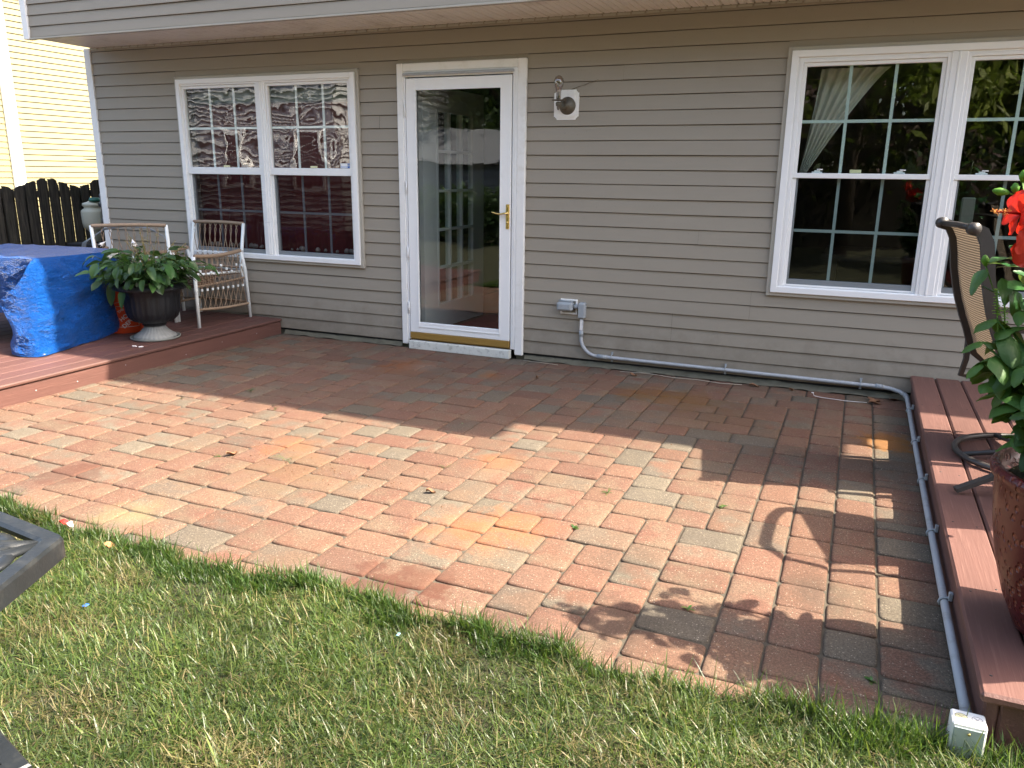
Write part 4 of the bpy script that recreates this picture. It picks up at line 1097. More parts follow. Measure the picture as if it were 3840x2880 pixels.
def leaf(m, base, d, L, W, droop=.5, fold=.25, col=(1, 1, 1), nseg=6, up=Vector((0, 0, 1)), wave=.04, tipw=.0, tw=0):
    base = Vector(base); d = Vector(d).normalized(); sd = d.cross(up)
    if sd.length < .1: sd = d.cross(Vector((1, 0, 0)))
    sd.normalize(); nrm = sd.cross(d).normalized()
    if tw: R = Matrix.Rotation(tw, 3, d); sd = R @ sd; nrm = R @ nrm
    p = base.copy(); rows = []; dd = d.copy(); ph = U(0, 6)
    for i in range(nseg + 1):
        t = i / nseg; wv = W * (math.sin(math.pi * min(1, (t * .93 + .03)) ** .72) ** .8) * .5
        if i == nseg: wv = W * .015
        if i == 0: wv = W * .06
        n2 = sd.cross(dd).normalized()
        e = n2 * (wv * fold); wvz = n2 * (wave * W * math.sin(t * 9 + ph))
        rows.append([tuple(p - sd * wv + e + wvz), tuple(p - sd * wv * .5 + e * .25), tuple(p), tuple(p + sd * wv * .5 + e * .25), tuple(p + sd * wv + e - wvz)])
        dd = (dd - nrm * (droop / nseg) ).normalized(); p = p + dd * (L / nseg)
    m.grid(rows, col=col)
def gcol(a=.75, b=1.25, yel=0):
    s = U(a, b); return (s * (1 + yel * rnd()), s, s * U(.8, 1.1))
random.seed(41)
hosta = thing('hosta_plant', 'leafy green hosta with small white trumpet flowers spilling over the urn', 'plant', (-2.135, -1.174, .59))
def hl(m):
    for k in range(310):
        a = U(0, 2 * math.pi); el = U(.25, 1.5) if rnd() < .85 else U(0, .4); r0 = U(.05, .17)
        lx = 1.0
        b = Vector((r0 * math.cos(a), r0 * math.sin(a), U(-.01, .04)))
        st_len = U(.07, .30) * (1.05 if el < .7 else .85); d = Vector((math.cos(a) * math.cos(el), math.sin(a) * math.cos(el), math.sin(el) + .15)).normalized()
        e = b + d * st_len + Vector((0, 0, -.02))
        m.tube([b, b + d * st_len * .5 + Vector((0, 0, .015)), e], [.0032, .0028, .0022], 5, caps=False, col=(1.3, 1.4, 1))
        out = Vector((math.cos(a + U(-.5, .5)), math.sin(a + U(-.5, .5)), U(-.9, .5) if el < .9 else U(-.3, .6)))
        leaf(m, e, out, U(.085, .140), U(.044, .076), U(.1, 1.1), U(.1, .4), gcol(.6, 1.5, .3), tw=U(-.5, .5))
    for a, L, z in ((3.6, .26, .09), (3.3, .28, .13), (-.35, .30, .06), (-.6, .27, .0), (3.9, .24, .02)):
        d = Vector((math.cos(a), math.sin(a), .25)); b = Vector((0, 0, .03 + z)); e = b + d * L
        m.tube([b, b + d * L * .5 + Vector((0, 0, .03)), e], .003, 5, caps=False, col=(1.3, 1.4, 1))
        leaf(m, e, (math.cos(a), math.sin(a), -.3), .17, .085, .8, .2, gcol(.9, 1.3), tw=U(-.4, .4))
    # drooping one on the left of the bowl
    leaf(m, (-.22, -.17, .0), (-.1, -.1, -1), .19, .075, .1, .2, (1, 1, 1), up=Vector((.4, -1, 0)))
    leaf(m, (-.02, -.24, -.03), (.02, -.35, -.9), .15, .075, .2, .2, (1.2, 1.2, 1), up=Vector((0, -1, .2)))
one(hl, 'leaves', M_['hosta'], hosta)
def stalks(m):
    for (a, h, l) in ((2.6, .40, .20), (2.9, .36, .26), (1.0, .40, .1), (.2, .33, .26), (-1.2, .31, .05), (3.3, .34, .16), (-.9, .36, .12), (.5, .30, .3), (0.8, .44, .02), (4.2, .33, .15)):
        P = [(l * t * math.cos(a), l * t * math.sin(a), h * (t ** .8)) for t in np.linspace(0, 1, 8)]
        m.tube(P, .0022, 5)
        for k in range(9):
            p = Vector(P[min(7, 4 + k // 3)]) + Vector((U(-.01, .01), U(-.01, .01), U(-.015, .02))); q = p + Vector((U(-1, 1), U(-1, 1), U(-.6, .6))).normalized() * .022
            m.tube([p, q], [.0012, .0026], 4)
one(stalks, 'seed_stalk', simple('dry_stalk', (.22, .18, .07), .8, .4, 30), hosta)
def trumpet(m, p, d, L=.045):
    p = Vector(p); d = Vector(d).normalized()
    m.tube([p, p + d * L * .45, p + d * L * .8, p + d * L], [.003, .0055, .010, .014], 8, caps=False)
    sd = d.orthogonal().normalized()
    for k in range(6):
        s2 = Matrix.Rotation(k * math.pi / 3, 3, d) @ sd; b = p + d * L * .8 + s2 * .008
        m.add([b - d.cross(s2) * .005, b + d.cross(s2) * .005, b + d * .02 + s2 * .014], [(0, 1, 2)])
for (x, y, z), d in (((-.005, -.12, .335), (.5, -.5, -.7)), ((.02, -.14, .33), (.8, -.3, -.5)), ((-.08, -.20, .235), (-1, -.4, -.3)), ((-.29, -.12, .31), (-.9, -.3, -.6)), ((-.10, -.21, .225), (-.8, -.4, -.4))):
    one(lambda m: trumpet(m, (x, y, z), d), 'white_flower', M_['petalwhite'], hosta)
def brl(m):
    leaf(m, (-.31, -.14, .06), (-.8, -.2, -.5), .09, .045, .9, .5, (1, 1, 1)); leaf(m, (.0, -.235, -.02), (.3, -.3, .1), .05, .03, .9, .5, (1, 1, 1))
one(brl, 'withered_leaf', M_['leafbrown'], hosta)

# ---- orange bucket with stencil style logo
bk = thing('bucket', 'orange plastic bucket with a tilted white lettered square beside the blue tarp', 'bucket', (-2.575, -1.055, .14))
one(lambda m: m.lathe([(0, 0), (.128, .0), (.131, .006), (.146, .33), (.154, .335), (.155, .365), (.148, .368), (.143, .33), (.126, .012), (0, .012)], (0, 0, 0), 48), 'pail', M_['orange'], bk)
one(lambda m: m.tube([(-.155, 0, .345), (-.12, -.13, .27), (0, -.175, .24), (.12, -.13, .27), (.155, 0, .345)], .002, 5), 'wire_handle', M_['pvc'], bk)
A0 = math.atan2(-5.8 + 1.1, 2.95 + 2.5) + math.radians(6)
def wrapf(p):
    r = .1315 + .0455 * p.z + .0012 + p.y
    a = A0 + p.x / .138
    return Vector((r * math.cos(a), r * math.sin(a), p.z))
def wr2(x, z, o_=0): return wrapf(Vector((x, o_, z)))
def logo(m):
    for (x0, z0, x1, z1) in ((-.085, .055, .085, .055), (.085, .055, .085, .225), (.085, .225, -.085, .225), (-.085, .225, -.085, .055)):
        n = 12; dx, dz = (x1 - x0), (z1 - z0); L = math.hypot(dx, dz); nx_, nz_ = -dz / L * .0016, dx / L * .0016
        m.grid([[tuple(wr2(x0 + dx * k / n + s_ * nx_, z0 + dz * k / n + s_ * nz_)) for k in range(n + 1)] for s_ in (-1, 1)])
one(logo, 'logo_outline', M_['logowhite'], bk)
for s, sz, ox, oz in (('THE', .036, -.050, .190), ('HOME', .058, -.008, .150), ('DEPOT', .056, .012, .098)):
    Mt = Matrix.Translation((ox, 0, oz)) @ Matrix.Rotation(math.radians(38), 4, 'Y').inverted() @ Matrix.Rotation(math.pi / 2, 4, 'X')
    text_obj(s, sz * .82, 'logo_lettering', M_['logowhite'], bk, Mt, .0002, wrapf)
# petals fallen by the urn
for (x, y, a, lb) in ((-2.02, -1.50, .3, 'small fallen white flower on the deck just in front of the urn saucer'), (-1.955, -1.50, 1.2, 'fallen white flower on the deck, the one nearer the deck edge')):
    pt = one(lambda m: (m.lathe([(0, 0), (.006, .002), (.009, .006), (.006, .010), (0, .011)], (0, 0, 0), 8), m.tube([(0, 0, .006), (.02, .004, .005), (.03, .0, .003)], [.004, .006, .002], 6)), 'fallen_flower', M_['petalwhite'])
    pt.location = (x, y, .14); pt.rotation_euler = (0, 0, a); tag(pt, lb, 'flower', 'fallen white flowers on the left deck')
# leafy plant whose tips enter at the left edge
random.seed(8)
lp = thing('potted_shrub', 'yellow edged leaves poking in at the left edge in front of the fence', 'plant', (-4.55, -1.45, .14))
one(lambda m: m.lathe([(0, 0), (.12, 0), (.16, .26), (.17, .27), (.15, .27), (0, .25)], (0, 0, 0), 24), 'pot', M_['rubber'], lp)
def lpl(m):
    m.tube([(0, 0, .25), (.02, .02, .8), (.04, .05, 1.2)], .012, 8, col=(1, .8, .5))
    for k in range(60):
        z = U(.6, 1.25); a = U(0, 6.3); leaf(m, (.03, .03, z), (math.cos(a), math.sin(a), U(-.4, .6)), U(.08, .14), .06, .7, .2, (U(1.4, 2.6), U(1.4, 2.0), 1))
    for (x, y, z, dx, dz) in ((.06, .30, 1.15, .75, -.15), (.05, .32, 1.10, .9, -.5), (.08, .31, 1.00, .9, .15), (.06, .33, 0.97, .9, -.1)):
        m.tube([(.03, .03, z - .2), (x - .05, y - .12, z)], .004, 5, col=(1, 1, .5)); leaf(m, (x, y - .1, z), (dx, .45, dz), .16, .075, .6, .2, (2.4, 2.0, 1.2))
one(lpl, 'leaves', M_['basil'], lp)
# ================================================================== RIGHT DECK THINGS
Wv = Vector((.183, -.983, 0)); Fv = Vector((.983, .183, 0)); P1 = Vector((3.322, -1.33, 0))
def L3(a, b, z): return P1 + Wv * b + Fv * a + Vector((0, 0, z))     # a forward, b along the back width (0..48)
sc = thing('swivel_chair', 'high backed tan sling patio chair with dark bronze frame and round swivel base', 'chair', (3.80, -1.55, .176)); sc.location = (0, 0, 0)
BW = .455
SP = [(0.0, 1.236), (.035, 1.222), (.060, 1.175), (.075, 1.10), (.085, 1.03), (.105, .95), (.125, .88), (.155, .80), (.185, .73), (.210, .66), (.235, .61), (.28, .575), (.36, .565), (.50, .585), (.62, .60), (.68, .585), (.70, .55)]
def flatbar(m, P, w1, w2, side):  # rectangular section bar
    rows = []
    for i, p in enumerate(P):
        p = Vector(p); t = (Vector(P[min(i + 1, len(P) - 1)]) - Vector(P[max(i - 1, 0)])).normalized(); s_ = side; n_ = t.cross(s_).normalized()
        rows.append([tuple(p + s_ * w1 * a + n_ * w2 * b) for a, b in ((-1, -1), (1, -1), (1, 1), (-1, 1), (-1, -1))])
    m.grid(rows, smooth=False)
    for r, s_ in ((rows[0], 1), (rows[-1], -1)): m.add(r[:4][::s_], [(0, 1, 2, 3)])
def scf(m):
    for b in (0, BW): flatbar(m, [L3(a, b, z) for a, z in SP], .010, .027, Wv)
    m.tube([L3(-.004, -.02, 1.236), L3(-.004, BW * .5, 1.243), L3(-.004, BW + .02, 1.24)], .0135, 12)
    for b in (-.012, BW + .002): m.tube([L3(-.004, b - .018, 1.237), L3(-.004, b + .026, 1.238)], .027, 16)
    m.tube([L3(.68, 0, .57), L3(.68, BW, .57)], .013, 10); m.tube([L3(.30, 0, .545), L3(.30, BW, .545)], .013, 10)
one(scf, 'chair_frame', M_['bronze'], sc)
def scs(m):
    rows = []
    for i, (a, z) in enumerate(SP[:-1]):
        t = i / (len(SP) - 2); rows.append([tuple(L3(a + .004 - .022 * math.sin(math.pi * k / 12) * math.sin(math.pi * min(1, t * 1.2)), .008 + (BW - .016) * k / 12, z - .006 - (.02 * math.sin(math.pi * k / 12) if i > 10 else 0))) for k in range(13)])
    # refine lengthwise
    R = []
    for r0, r1 in zip(rows, rows[1:]):
        for q in range(4): R.append([tuple(np.array(p) * (1 - q / 4) + np.array(s_) * q / 4) for p, s_ in zip(r0, r1)])
    R.append(rows[-1]); m.grid(R)
one(scs, 'sling', M_['sling'], sc)
for b in (-.045, BW + .045):
    def arm_(m):
        s_ = b
        flatbar(m, [L3(.175, b, .77), L3(.22, b, .805), L3(.32, b, .815), L3(.46, b, .81), L3(.55, b, .79), L3(.585, b, .73), L3(.57, b, .66), L3(.55, b, .585)], .016, .009, Wv)
        flatbar(m, [L3(.205, b, .665), L3(.21, b, .56), L3(.196, b, .475), L3(.24, b, .47), L3(.40, b, .50), L3(.56, b, .565)], .010, .012, Wv)
    one(arm_, 'armrest', M_['bronze'], sc)
def base(m):
    c = Vector((3.80, -1.62, .196)); n = 40; r = .315
    m.tube([c + Vector((r * math.cos(2 * math.pi * k / n), r * math.sin(2 * math.pi * k / n), 0)) for k in range(n)], .014, 10, closed=True)
    for a in (.35, 1.92): m.tube([c + Vector((r * math.cos(a), r * math.sin(a), .003)), c + Vector((0, 0, .035)), c - Vector((r * math.cos(a), r * math.sin(a), -.003))], .0125, 8)
    m.tube([c + Vector((0, 0, .03)), c + Vector((0, 0, .30))], .03, 14); m.tube([c + Vector((0, 0, .30)), c + Vector((0, 0, .34))], .07, 14)
    m.tube([L3(.30, 0, .535), L3(.45, BW / 2, .515), L3(.30, BW, .535)], .012, 8)
one(base, 'swivel_base', M_['bronze'], sc)
# second chair, mostly beyond the frame: it faces the first one and its foot and shadow show
sc2 = thing('swivel_chair', 'second tan sling chair, only its dark foot showing beside the burgundy pot', 'chair', group='tan sling patio chairs on the right deck'); sc['group'] = 'tan sling patio chairs on the right deck'
for ch in list(sc.children):
    if ch.name.startswith('swivel_base'): continue
    c_ = ch.copy(); COL.objects.link(c_); c_.parent = sc2
sc2.matrix_world = Matrix.Translation((3.95, -2.24, 0)) @ Matrix.Rotation(math.radians(7), 4, 'Z') @ Matrix.Translation((-3.366, 1.565, 0))
IM = sc2.matrix_world.inverted()
CB = Vector((3.78, -2.10, .176))
def leg2(m, a):
    e = Vector((3.435, -2.225, .188)) - CB; e = Matrix.Rotation(a, 3, 'Z') @ e; L = e.length; d = e.normalized(); side = Vector((-d.y, d.x, 0)).normalized()
    P = [IM @ (CB + d * t * L + Vector((0, 0, h))) for t, h in ((0, .20), (.3, .15), (.6, .075), (1.0, .006))]
    flatbar(m, P, .016, .009, (IM.to_3x3() @ side))
for a in (0, 1.57, 3.14, 4.71): one(lambda m: leg2(m, a), 'leg', M_['bronze'], sc2)
one(lambda m: m.tube([IM @ (CB + Vector((0, 0, .12))), IM @ (CB + Vector((0, 0, .37)))], .032, 14), 'pedestal', M_['bronze'], sc2)
def curl(m):
    p = Vector((3.60, -2.14, .29)); m.tube([IM @ (p + Vector(q)) for q in ((-.03, -.02, -.05), (.0, -.045, .0), (.04, -.04, .035), (.06, 0, .02), (.05, .03, -.02))], .011, 8)
one(curl, 'curled_stay', M_['bronze'], sc2)
def hr(m):
    P = [(4.10, -1.97, 1.12), (3.92, -1.975, 1.155), (3.78, -1.985, 1.16), (3.71, -2.03, 1.15), (3.675, -2.12, 1.14), (3.65, -2.28, 1.12), (3.63, -2.44, 1.09), (3.63, -2.56, .98), (3.66, -2.62, .80), (3.74, -2.60, .62)]
    m.tube([IM @ Vector(p) for p in P], .026, 10, flat=.5)
one(hr, 'arch_shadow_bar', M_['bronze'], sc2)  # bar out of view, added and shaped to cast the arched shadow on the pavers

# burgundy pot with basil + hibiscus
pot = thing('glazed_pot', 'burgundy glazed pot with a dimpled surface on the edge of the right deck', 'pot', (3.655, -3.29, .176))
one(lambda m: m.lathe([(0, 0), (.150, .0), (.163, .008), (.205, .10), (.236, .20), (.256, .30), (.266, .38), (.272, .455), (.284, .462), (.288, .478), (.282, .492), (.264, .492), (.258, .46), (.22, .43), (0, .43)], (0, 0, 0), 72), 'pot_body', M_['glaze'], pot)
one(lambda m: m.lathe([(0, .455), (.15, .452), (.256, .445)], (0, 0, 0), 24), 'potting_soil', M_['soil'], pot)
def px(x, y, Y=None, X=None):   # a point of the world seen at photo pixel x, y on plane y=Y (used only to place stems by eye)
    return None
random.seed(77)
bas = thing('basil_plant', 'bright green large leaved basil with pale flower spikes growing in the burgundy pot', 'plant', (3.70, -3.05, .60)); bas.location = (-.055, -.215, .0)
stems = []
def basil(m):
    C0 = Vector((3.70, -3.05, .60))
    tips = [(3.285, -3.25, 1.01), (3.29, -3.25, .955), (3.325, -3.25, .90), (3.365, -3.26, .825), (3.40, -3.27, .755), (3.31, -3.22, 1.075), (3.35, -3.20, 1.05), (3.38, -3.30, .96), (3.42, -3.35, .87), (3.37, -3.20, 1.10), (3.44, -3.40, .78), (3.43, -3.3, 1.02), (3.50, -3.2, 1.05), (3.46, -3.42, .92), (3.55, -3.35, 1.0), (3.62, -3.15, 1.08), (3.75, -3.3, 1.0), (3.60, -3.48, .85), (3.85, -3.2, .95), (3.43, -3.22, .93), (3.36, -3.16, .96)]
    O_ = Vector((.075, .215, -.01)); tips = [tuple(Vector(t) + O_) for t in tips]
    for tx, ty, tz in tips:
        T = Vector((tx, ty, tz)); mid = C0 + (T - C0) * .5 + Vector((0, 0, .05)); P = [C0 + Vector((U(-.05, .05), U(-.05, .05), 0)), mid, T]
        m.tube(P, [.006, .005, .003], 6, col=(1.4, 1.2, 1.0)); stems.append(T)
        for q in range(8):
            t = .22 + .78 * q / 7; p = (P[0] * (1 - t) ** 2 + P[1] * 2 * t * (1 - t) + P[2] * t * t)
            for s_ in (0, math.pi):
                a = q * 1.57 + s_ + U(-.4, .4) + tx * 9
                Lf = U(.080, .122) * (1.0 if q < 7 else .7)
                leaf(m, p, (math.cos(a), math.sin(a), U(-.55, .25)), Lf, Lf * U(.58, .70), U(.7, 1.7), -U(.15, .45), gcol(.65, 1.35, .2), nseg=8, wave=.05, tw=U(-.3, .3))
one(basil, 'leaves', M_['basil'], bas)
for (x, y, z) in ((3.387, -3.005, 1.075), (3.413, -3.0, 1.03), (3.475, -3.01, .99)):
    def spikes(m):
        h = .075
        m.tube([(x + .02, y, z - .12), (x, y, z)], .002, 5, col=(2.4, 1.8, 1))
        m.tube([(x, y, z), (x - .012, y, z + h)], .002, 5, col=(2.4, 1.8, 1))
        for k in range(26):
            t = k / 26; a = k * 2.4; p = Vector((x - .012 * t, y, z + h * t)); leaf(m, p, (math.cos(a), math.sin(a), .3), .014 * (1.2 - t * .7), .009, .5, .5, (U(3.2, 5.0), U(2.6, 3.4), 1.6), nseg=3)
    one(spikes, 'flower_spike', M_['basil'], bas)
hib = thing('hibiscus_plant', 'dark leaved hibiscus with large red flowers and green buds above the basil', 'plant', (3.75, -2.95, .60)); hib.location = (-.050, -.17, .010)
random.seed(78)
def hibl(m):
    C0 = Vector((3.74, -2.98, .60))
    tips = [(3.40, -2.93, 1.25), (3.44, -3.02, 1.16), (3.50, -2.80, 1.20), (3.58, -2.95, 1.30), (3.47, -3.10, 1.38), (3.62, -3.12, 1.24), (3.75, -2.8, 1.45), (3.85, -3.05, 1.35), (3.52, -2.98, 1.50), (3.68, -2.95, 1.5), (3.95, -3.0, 1.45), (4.1, -3.1, 1.25), (3.85, -3.2, 1.15), (4.0, -3.25, 1.0), (3.9, -2.9, 1.6), (4.15, -2.95, 1.5), (3.8, -3.3, .95)]
    for tx, ty, tz in tips:
        T = Vector((tx, ty, tz)); mid = C0 + (T - C0) * .5 + Vector((.06, 0, .04)); P = [C0, mid, T]
        m.tube([C0, C0 * .44 + mid * .5 + T * .06, mid * .7 + T * .3, T], [.007, .006, .004, .003], 6, col=(2, 1.2, 1.4))
        for q in range(12):
            t = .30 + .70 * q / 11; p = (P[0] * (1 - t) ** 2 + P[1] * 2 * t * (1 - t) + P[2] * t * t); a = q * 2.4 + tx * 7
            d = Vector((math.cos(a), math.sin(a), U(-.3, .5))).normalized(); m.tube([p, p + d * .03], .0018, 4, caps=False, col=(2, 1.8, 1))
            Lf = U(.06, .10); leaf(m, p + d * .03, d, Lf, Lf * U(.62, .8), U(.3, 1.1), U(.05, .3), gcol(.7, 1.7, .1), nseg=7, tw=U(-.5, .5))
    # sprig left of the main mass
    for (x, y, z, dx, dz, L) in ((3.35, -2.98, 1.20, .3, .15, .07), (3.37, -2.98, 1.19, .8, .35, .075), (3.35, -2.97, 1.185, -.7, -.9, .085), (3.385, -3.0, 1.165, .3, -.7, .08), (3.41, -2.99, 1.185, .9, -.25, .09), (3.42, -2.99, 1.13, .3, -.9, .08), (3.45, -3.0, 1.22, .8, .2, .08), (3.44, -3.0, 1.10, .6, -.8, .09)):
        leaf(m, (x, y, z), (dx, -.35, dz), L, L * .68, .5, .15, gcol(.9, 1.5), nseg=7)
    m.tube([(3.50, -2.98, 1.02), (3.42, -2.98, 1.10), (3.345, -2.96, 1.135)], .003, 6, col=(2, 1.2, 1.4))
one(hibl, 'leaves', M_['hibleaf'], hib)
def flower(m, c, ax, R=.062, n=5, sp=.9):
    c = Vector(c); ax = Vector(ax).normalized(); u = ax.orthogonal().normalized(); v = ax.cross(u)
    for k in range(n):
        a0 = 2 * math.pi * k / n; rows = []
        for i in range(9):
            t = i / 8; r = R * t * 1.05; wv = R * .62 * math.sin(math.pi * (t * .78 + .04)) ** .8 if t < 1 else R * .25; h = R * .65 * (t ** .7) * (1 - .9 * t * sp)
            row = []
            for j in range(-4, 5):
                q = j / 4; d = u * math.cos(a0) + v * math.sin(a0); s_ = -u * math.sin(a0) + v * math.cos(a0)
                row.append(tuple(c + d * (r - .12 * R * q * q * t) + s_ * wv * q + ax * (h + .05 * R * math.sin(j * 2.1 + i) * t + .01 * q)))
            rows.append(row)
        m.grid(rows)
F1c = (3.435, -3.06, 1.300)
fl1 = one(lambda m: flower(m, (3.405, -3.03, 1.345), (-.85, -.35, .05), .062), 'red_flower', M_['petal'], hib)
def stamen(m):
    c = Vector((3.405, -3.03, 1.345)); ax = Vector((-.85, -.35, .08)).normalized(); m.tube([c, c + ax * .075], [.004, .003], 6)
one(stamen, 'stamen', M_['petal'], hib)
def anth(m):
    random.seed(4); c = Vector((3.405, -3.03, 1.345)); ax = Vector((-.85, -.35, .08)).normalized()
    for k in range(60):
        p = c + ax * U(.04, .08); q = p + Vector((U(-1, 1), U(-1, 1), U(-1, 1))).normalized() * U(.006, .012); m.tube([p, q], .0005, 3, caps=False); m.lathe([(0, -.0014), (.0014, 0), (0, .0014)], q, 5)
one(anth, 'anthers', simple('orange_anther', (.8, .32, .06), .6, .2, 60), hib)
one(lambda m: flower(m, (3.445, -3.04, 1.275), (.3, -.9, -.35), .072, sp=.5), 'red_flower', M_['petal'], hib)
for (x, y, z), d, L in (((3.37, -2.98, 1.40), (-1, -.1, .15), .042), ((3.398, -2.98, 1.430), (.0, -.1, 1), .033), ((3.385, -2.98, 1.40), (-.1, 0, 1), .028), ((3.343, -2.98, 1.195), (-.2, 0, 1), .032)):
    def buds(m):
        p = Vector((x, y, z)); global d_; d_ = Vector(d).normalized()
        m.tube([p, p + d_ * L * .3, p + d_ * L * .6, p + d_ * L * .9, p + d_ * L], [.004, .010, .011, .006, .002], 10, col=(2.2, 2.0, 1))
        m.tube([p, p - d_ * .05 + Vector((.02, 0, -.02)), Vector((3.50, -3.0, z - .04))], .0022, 5, col=(2.5, 2, 1))
        for k in range(6): s_ = Matrix.Rotation(k * 1.05, 3, d_) @ d_.orthogonal().normalized(); m.tube([p + s_ * .003, p + s_ * .012 + d_ * .018], [.0016, .0006], 4, col=(2, 2, 1))
    one(buds, 'flower_bud', M_['basil'], hib)

# ================================================================== CAST METAL TABLE (near left) + chair
ct = thing('cast_metal_table', 'dark cast metal patio table with scrollwork top, its corner over the lawn at left', 'table', (1.05, -4.95, .7)); ct.location = (0, 0, 0)
K = Vector((1.485, -4.762, 0)); e1 = Vector((-.992, .124, 0)); e2 = Vector((.416, -.909, 0)).normalized()
SD = .62
hexp = [K]; ang = math.acos(e1.dot(e2)); 
# hexagon through corner K with sides along e1 and e2
dirv = e1.copy(); P = K.copy(); pts = [K.copy()]
for k in range(5):
    P = P + dirv * SD; pts.append(P.copy()); dirv = Matrix.Rotation(math.radians(60), 3, 'Z') @ dirv
cen = sum(pts, Vector()) / 6
def inset(k, f, z): 
    p = cen + (pts[k % 6] - cen) * f; return Vector((p.x, p.y, z))
def rim(m):
    prof = [(1.0, .655), (1.0, .692), (.994, .700), (.94, .700), (.925, .695), (.925, .684), (.94, .680), (.985, .68), (.985, .655), (1.0, .655)]
    rows = []
    for f, z in prof:
        row = []
        for k in range(6):
            a, b, c = inset(k - 1, f, z), inset(k, f, z), inset(k + 1, f, z)
            row += [b + (a - b).normalized() * .014, b + (a - b).normalized() * .003 + (c - b).normalized() * .003, b + (c - b).normalized() * .014]
        rows.append([tuple(p) for p in row])
    m.grid(rows, closed_u=True, smooth=False)
one(rim, 'rim', M_['castmetal'], ct)
def scroll(m):
    def spiral(c, r, a0, turns, s_, z=.690, w=.018):
        n = int(18 * turns); P = []
        for k in range(n + 1):
            t = k / n; a = a0 + s_ * turns * 2 * math.pi * t; rr = r * (1 - .78 * t); P.append((c.x + rr * math.cos(a), c.y + rr * math.sin(a), z))
        m.tube(P, [w * (1 - .35 * k / n) for k in range(n + 1)], 8, flat=.45); m.lathe([(0, .006), (.014, .003), (.016, -.004)], P[-1], 12)
        return P[0]
    for k in range(6):
        a, b = inset(k, .925, .69), inset(k + 1, .925, .69); dd = (b - a).normalized(); nn = (cen - (a + b) / 2); nn.z = 0; nn.normalize(); L = (b - a).length
        n0 = math.atan2(nn.y, nn.x)
        for f, s_ in ((.17, 1), (.83, -1)):
            c = a + dd * L * f + nn * .075; p = spiral(c, .062, n0 + s_ * 1.2, 1.35, s_); 
        for f, s_ in ((.36, -1), (.64, 1)):
            c = a + dd * L * f + nn * .062; spiral(c, .05, n0 + s_ * .3, 1.2, s_)
        # leaf shaped bars from the corner inwards
        q = inset(k, .92, .69); w_ = cen - q; w_.z = 0
        for s_ in (-1, 1):
            side = Vector((-w_.y, w_.x, 0)).normalized() * s_
            m.tube([q, q + w_ * .12 + side * .03, q + w_ * .26 + side * .065, q + w_ * .42 + side * .05, q + w_ * .5 + side * .0], [.014, .020, .020, .016, .010], 8, flat=.5)
            m.tube([q + w_ * .10, q + w_ * .22 + side * .02, q + w_ * .36 + side * .018, q + w_ * .44], [.010, .016, .016, .008], 8, flat=.5)
        m.tube([q, q + w_ * .5], .008, 8, flat=.5)
    for r in (.14, .30):
        n = 48; m.tube([(cen.x + r * math.cos(2 * math.pi * k / n), cen.y + r * math.sin(2 * math.pi * k / n), .690) for k in range(n)], .011, 8, closed=True, flat=.5)
    for k in range(12):
        a = k * math.pi / 6; m.tube([cen + Vector((.14 * math.cos(a), .14 * math.sin(a), .69)), cen + Vector((.22 * math.cos(a + .18), .22 * math.sin(a + .18), .69)), cen + Vector((.30 * math.cos(a), .30 * math.sin(a), .69))], .009, 8, flat=.5)
one(scroll, 'scrollwork', M_['castmetal'], ct)
for k in range(0, 6, 2):
    q = inset(k + 1, .8, 0); one(lambda m: m.tube([Vector((q.x, q.y, -.04)), q + Vector((0, 0, .1)) * 1, (q * .85 + cen * .15) * Vector((1, 1, 0)) if False else Vector((q.x * .8 + cen.x * .2, q.y * .8 + cen.y * .2, .4)), Vector((q.x, q.y, .68))], .018, 10), 'leg', M_['castmetal'], ct)
cc = thing('cast_metal_chair', 'dark metal chair with only its seat edge showing at the bottom left corner', 'chair', (1.4, -5.25, 0)); cc.location = (0, 0, 0)
A1 = Vector((1.602, -5.024, .45)); A2 = Vector((1.75, -5.065, .45)); du = (A2 - A1).normalized(); dv = Vector((du.y, -du.x, 0))
# front rail of the seat runs through A1-A2
S0 = A1 - du * .36; 
def seatf(m):
    c = [S0, S0 + du * .50, S0 + du * .50 + dv * .48, S0 + dv * .48]
    rows = []
    for f, z in ((1.0, .425), (1.0, .448), (.985, .452), (.86, .452), (.85, .446), (.85, .43)):
        cn = sum(c, Vector()) / 4; rows.append([tuple((cn + (p - cn) * f).xy.to_3d() + Vector((0, 0, z))) for p in c])
    m.grid(rows, closed_u=True, smooth=False)
one(seatf, 'seat_frame', M_['castmetal'], cc)
def seatm(m):
    for k in range(13):
        f = .07 + .86 * k / 12
        m.tube([S0 + du * .5 * f + dv * .035 + Vector((0, 0, -.008)), S0 + du * .5 * f + dv * .445 + Vector((0, 0, -.008))], .006, 6)
        m.tube([S0 + dv * .48 * f + du * .035 + Vector((0, 0, -.006)), S0 + dv * .48 * f + du * .465 + Vector((0, 0, -.006))], .006, 6)
one(seatm, 'seat_lattice', M_['castmetal'], cc)
for a, b in ((.03, .03), (.47, .03), (.47, .45), (.03, .45)):
    q = S0 + du * a + dv * b; one(lambda m: m.tube([Vector((q.x, q.y, -.04)), Vector((q.x, q.y, .43))], .014, 8), 'leg', M_['castmetal'], cc)

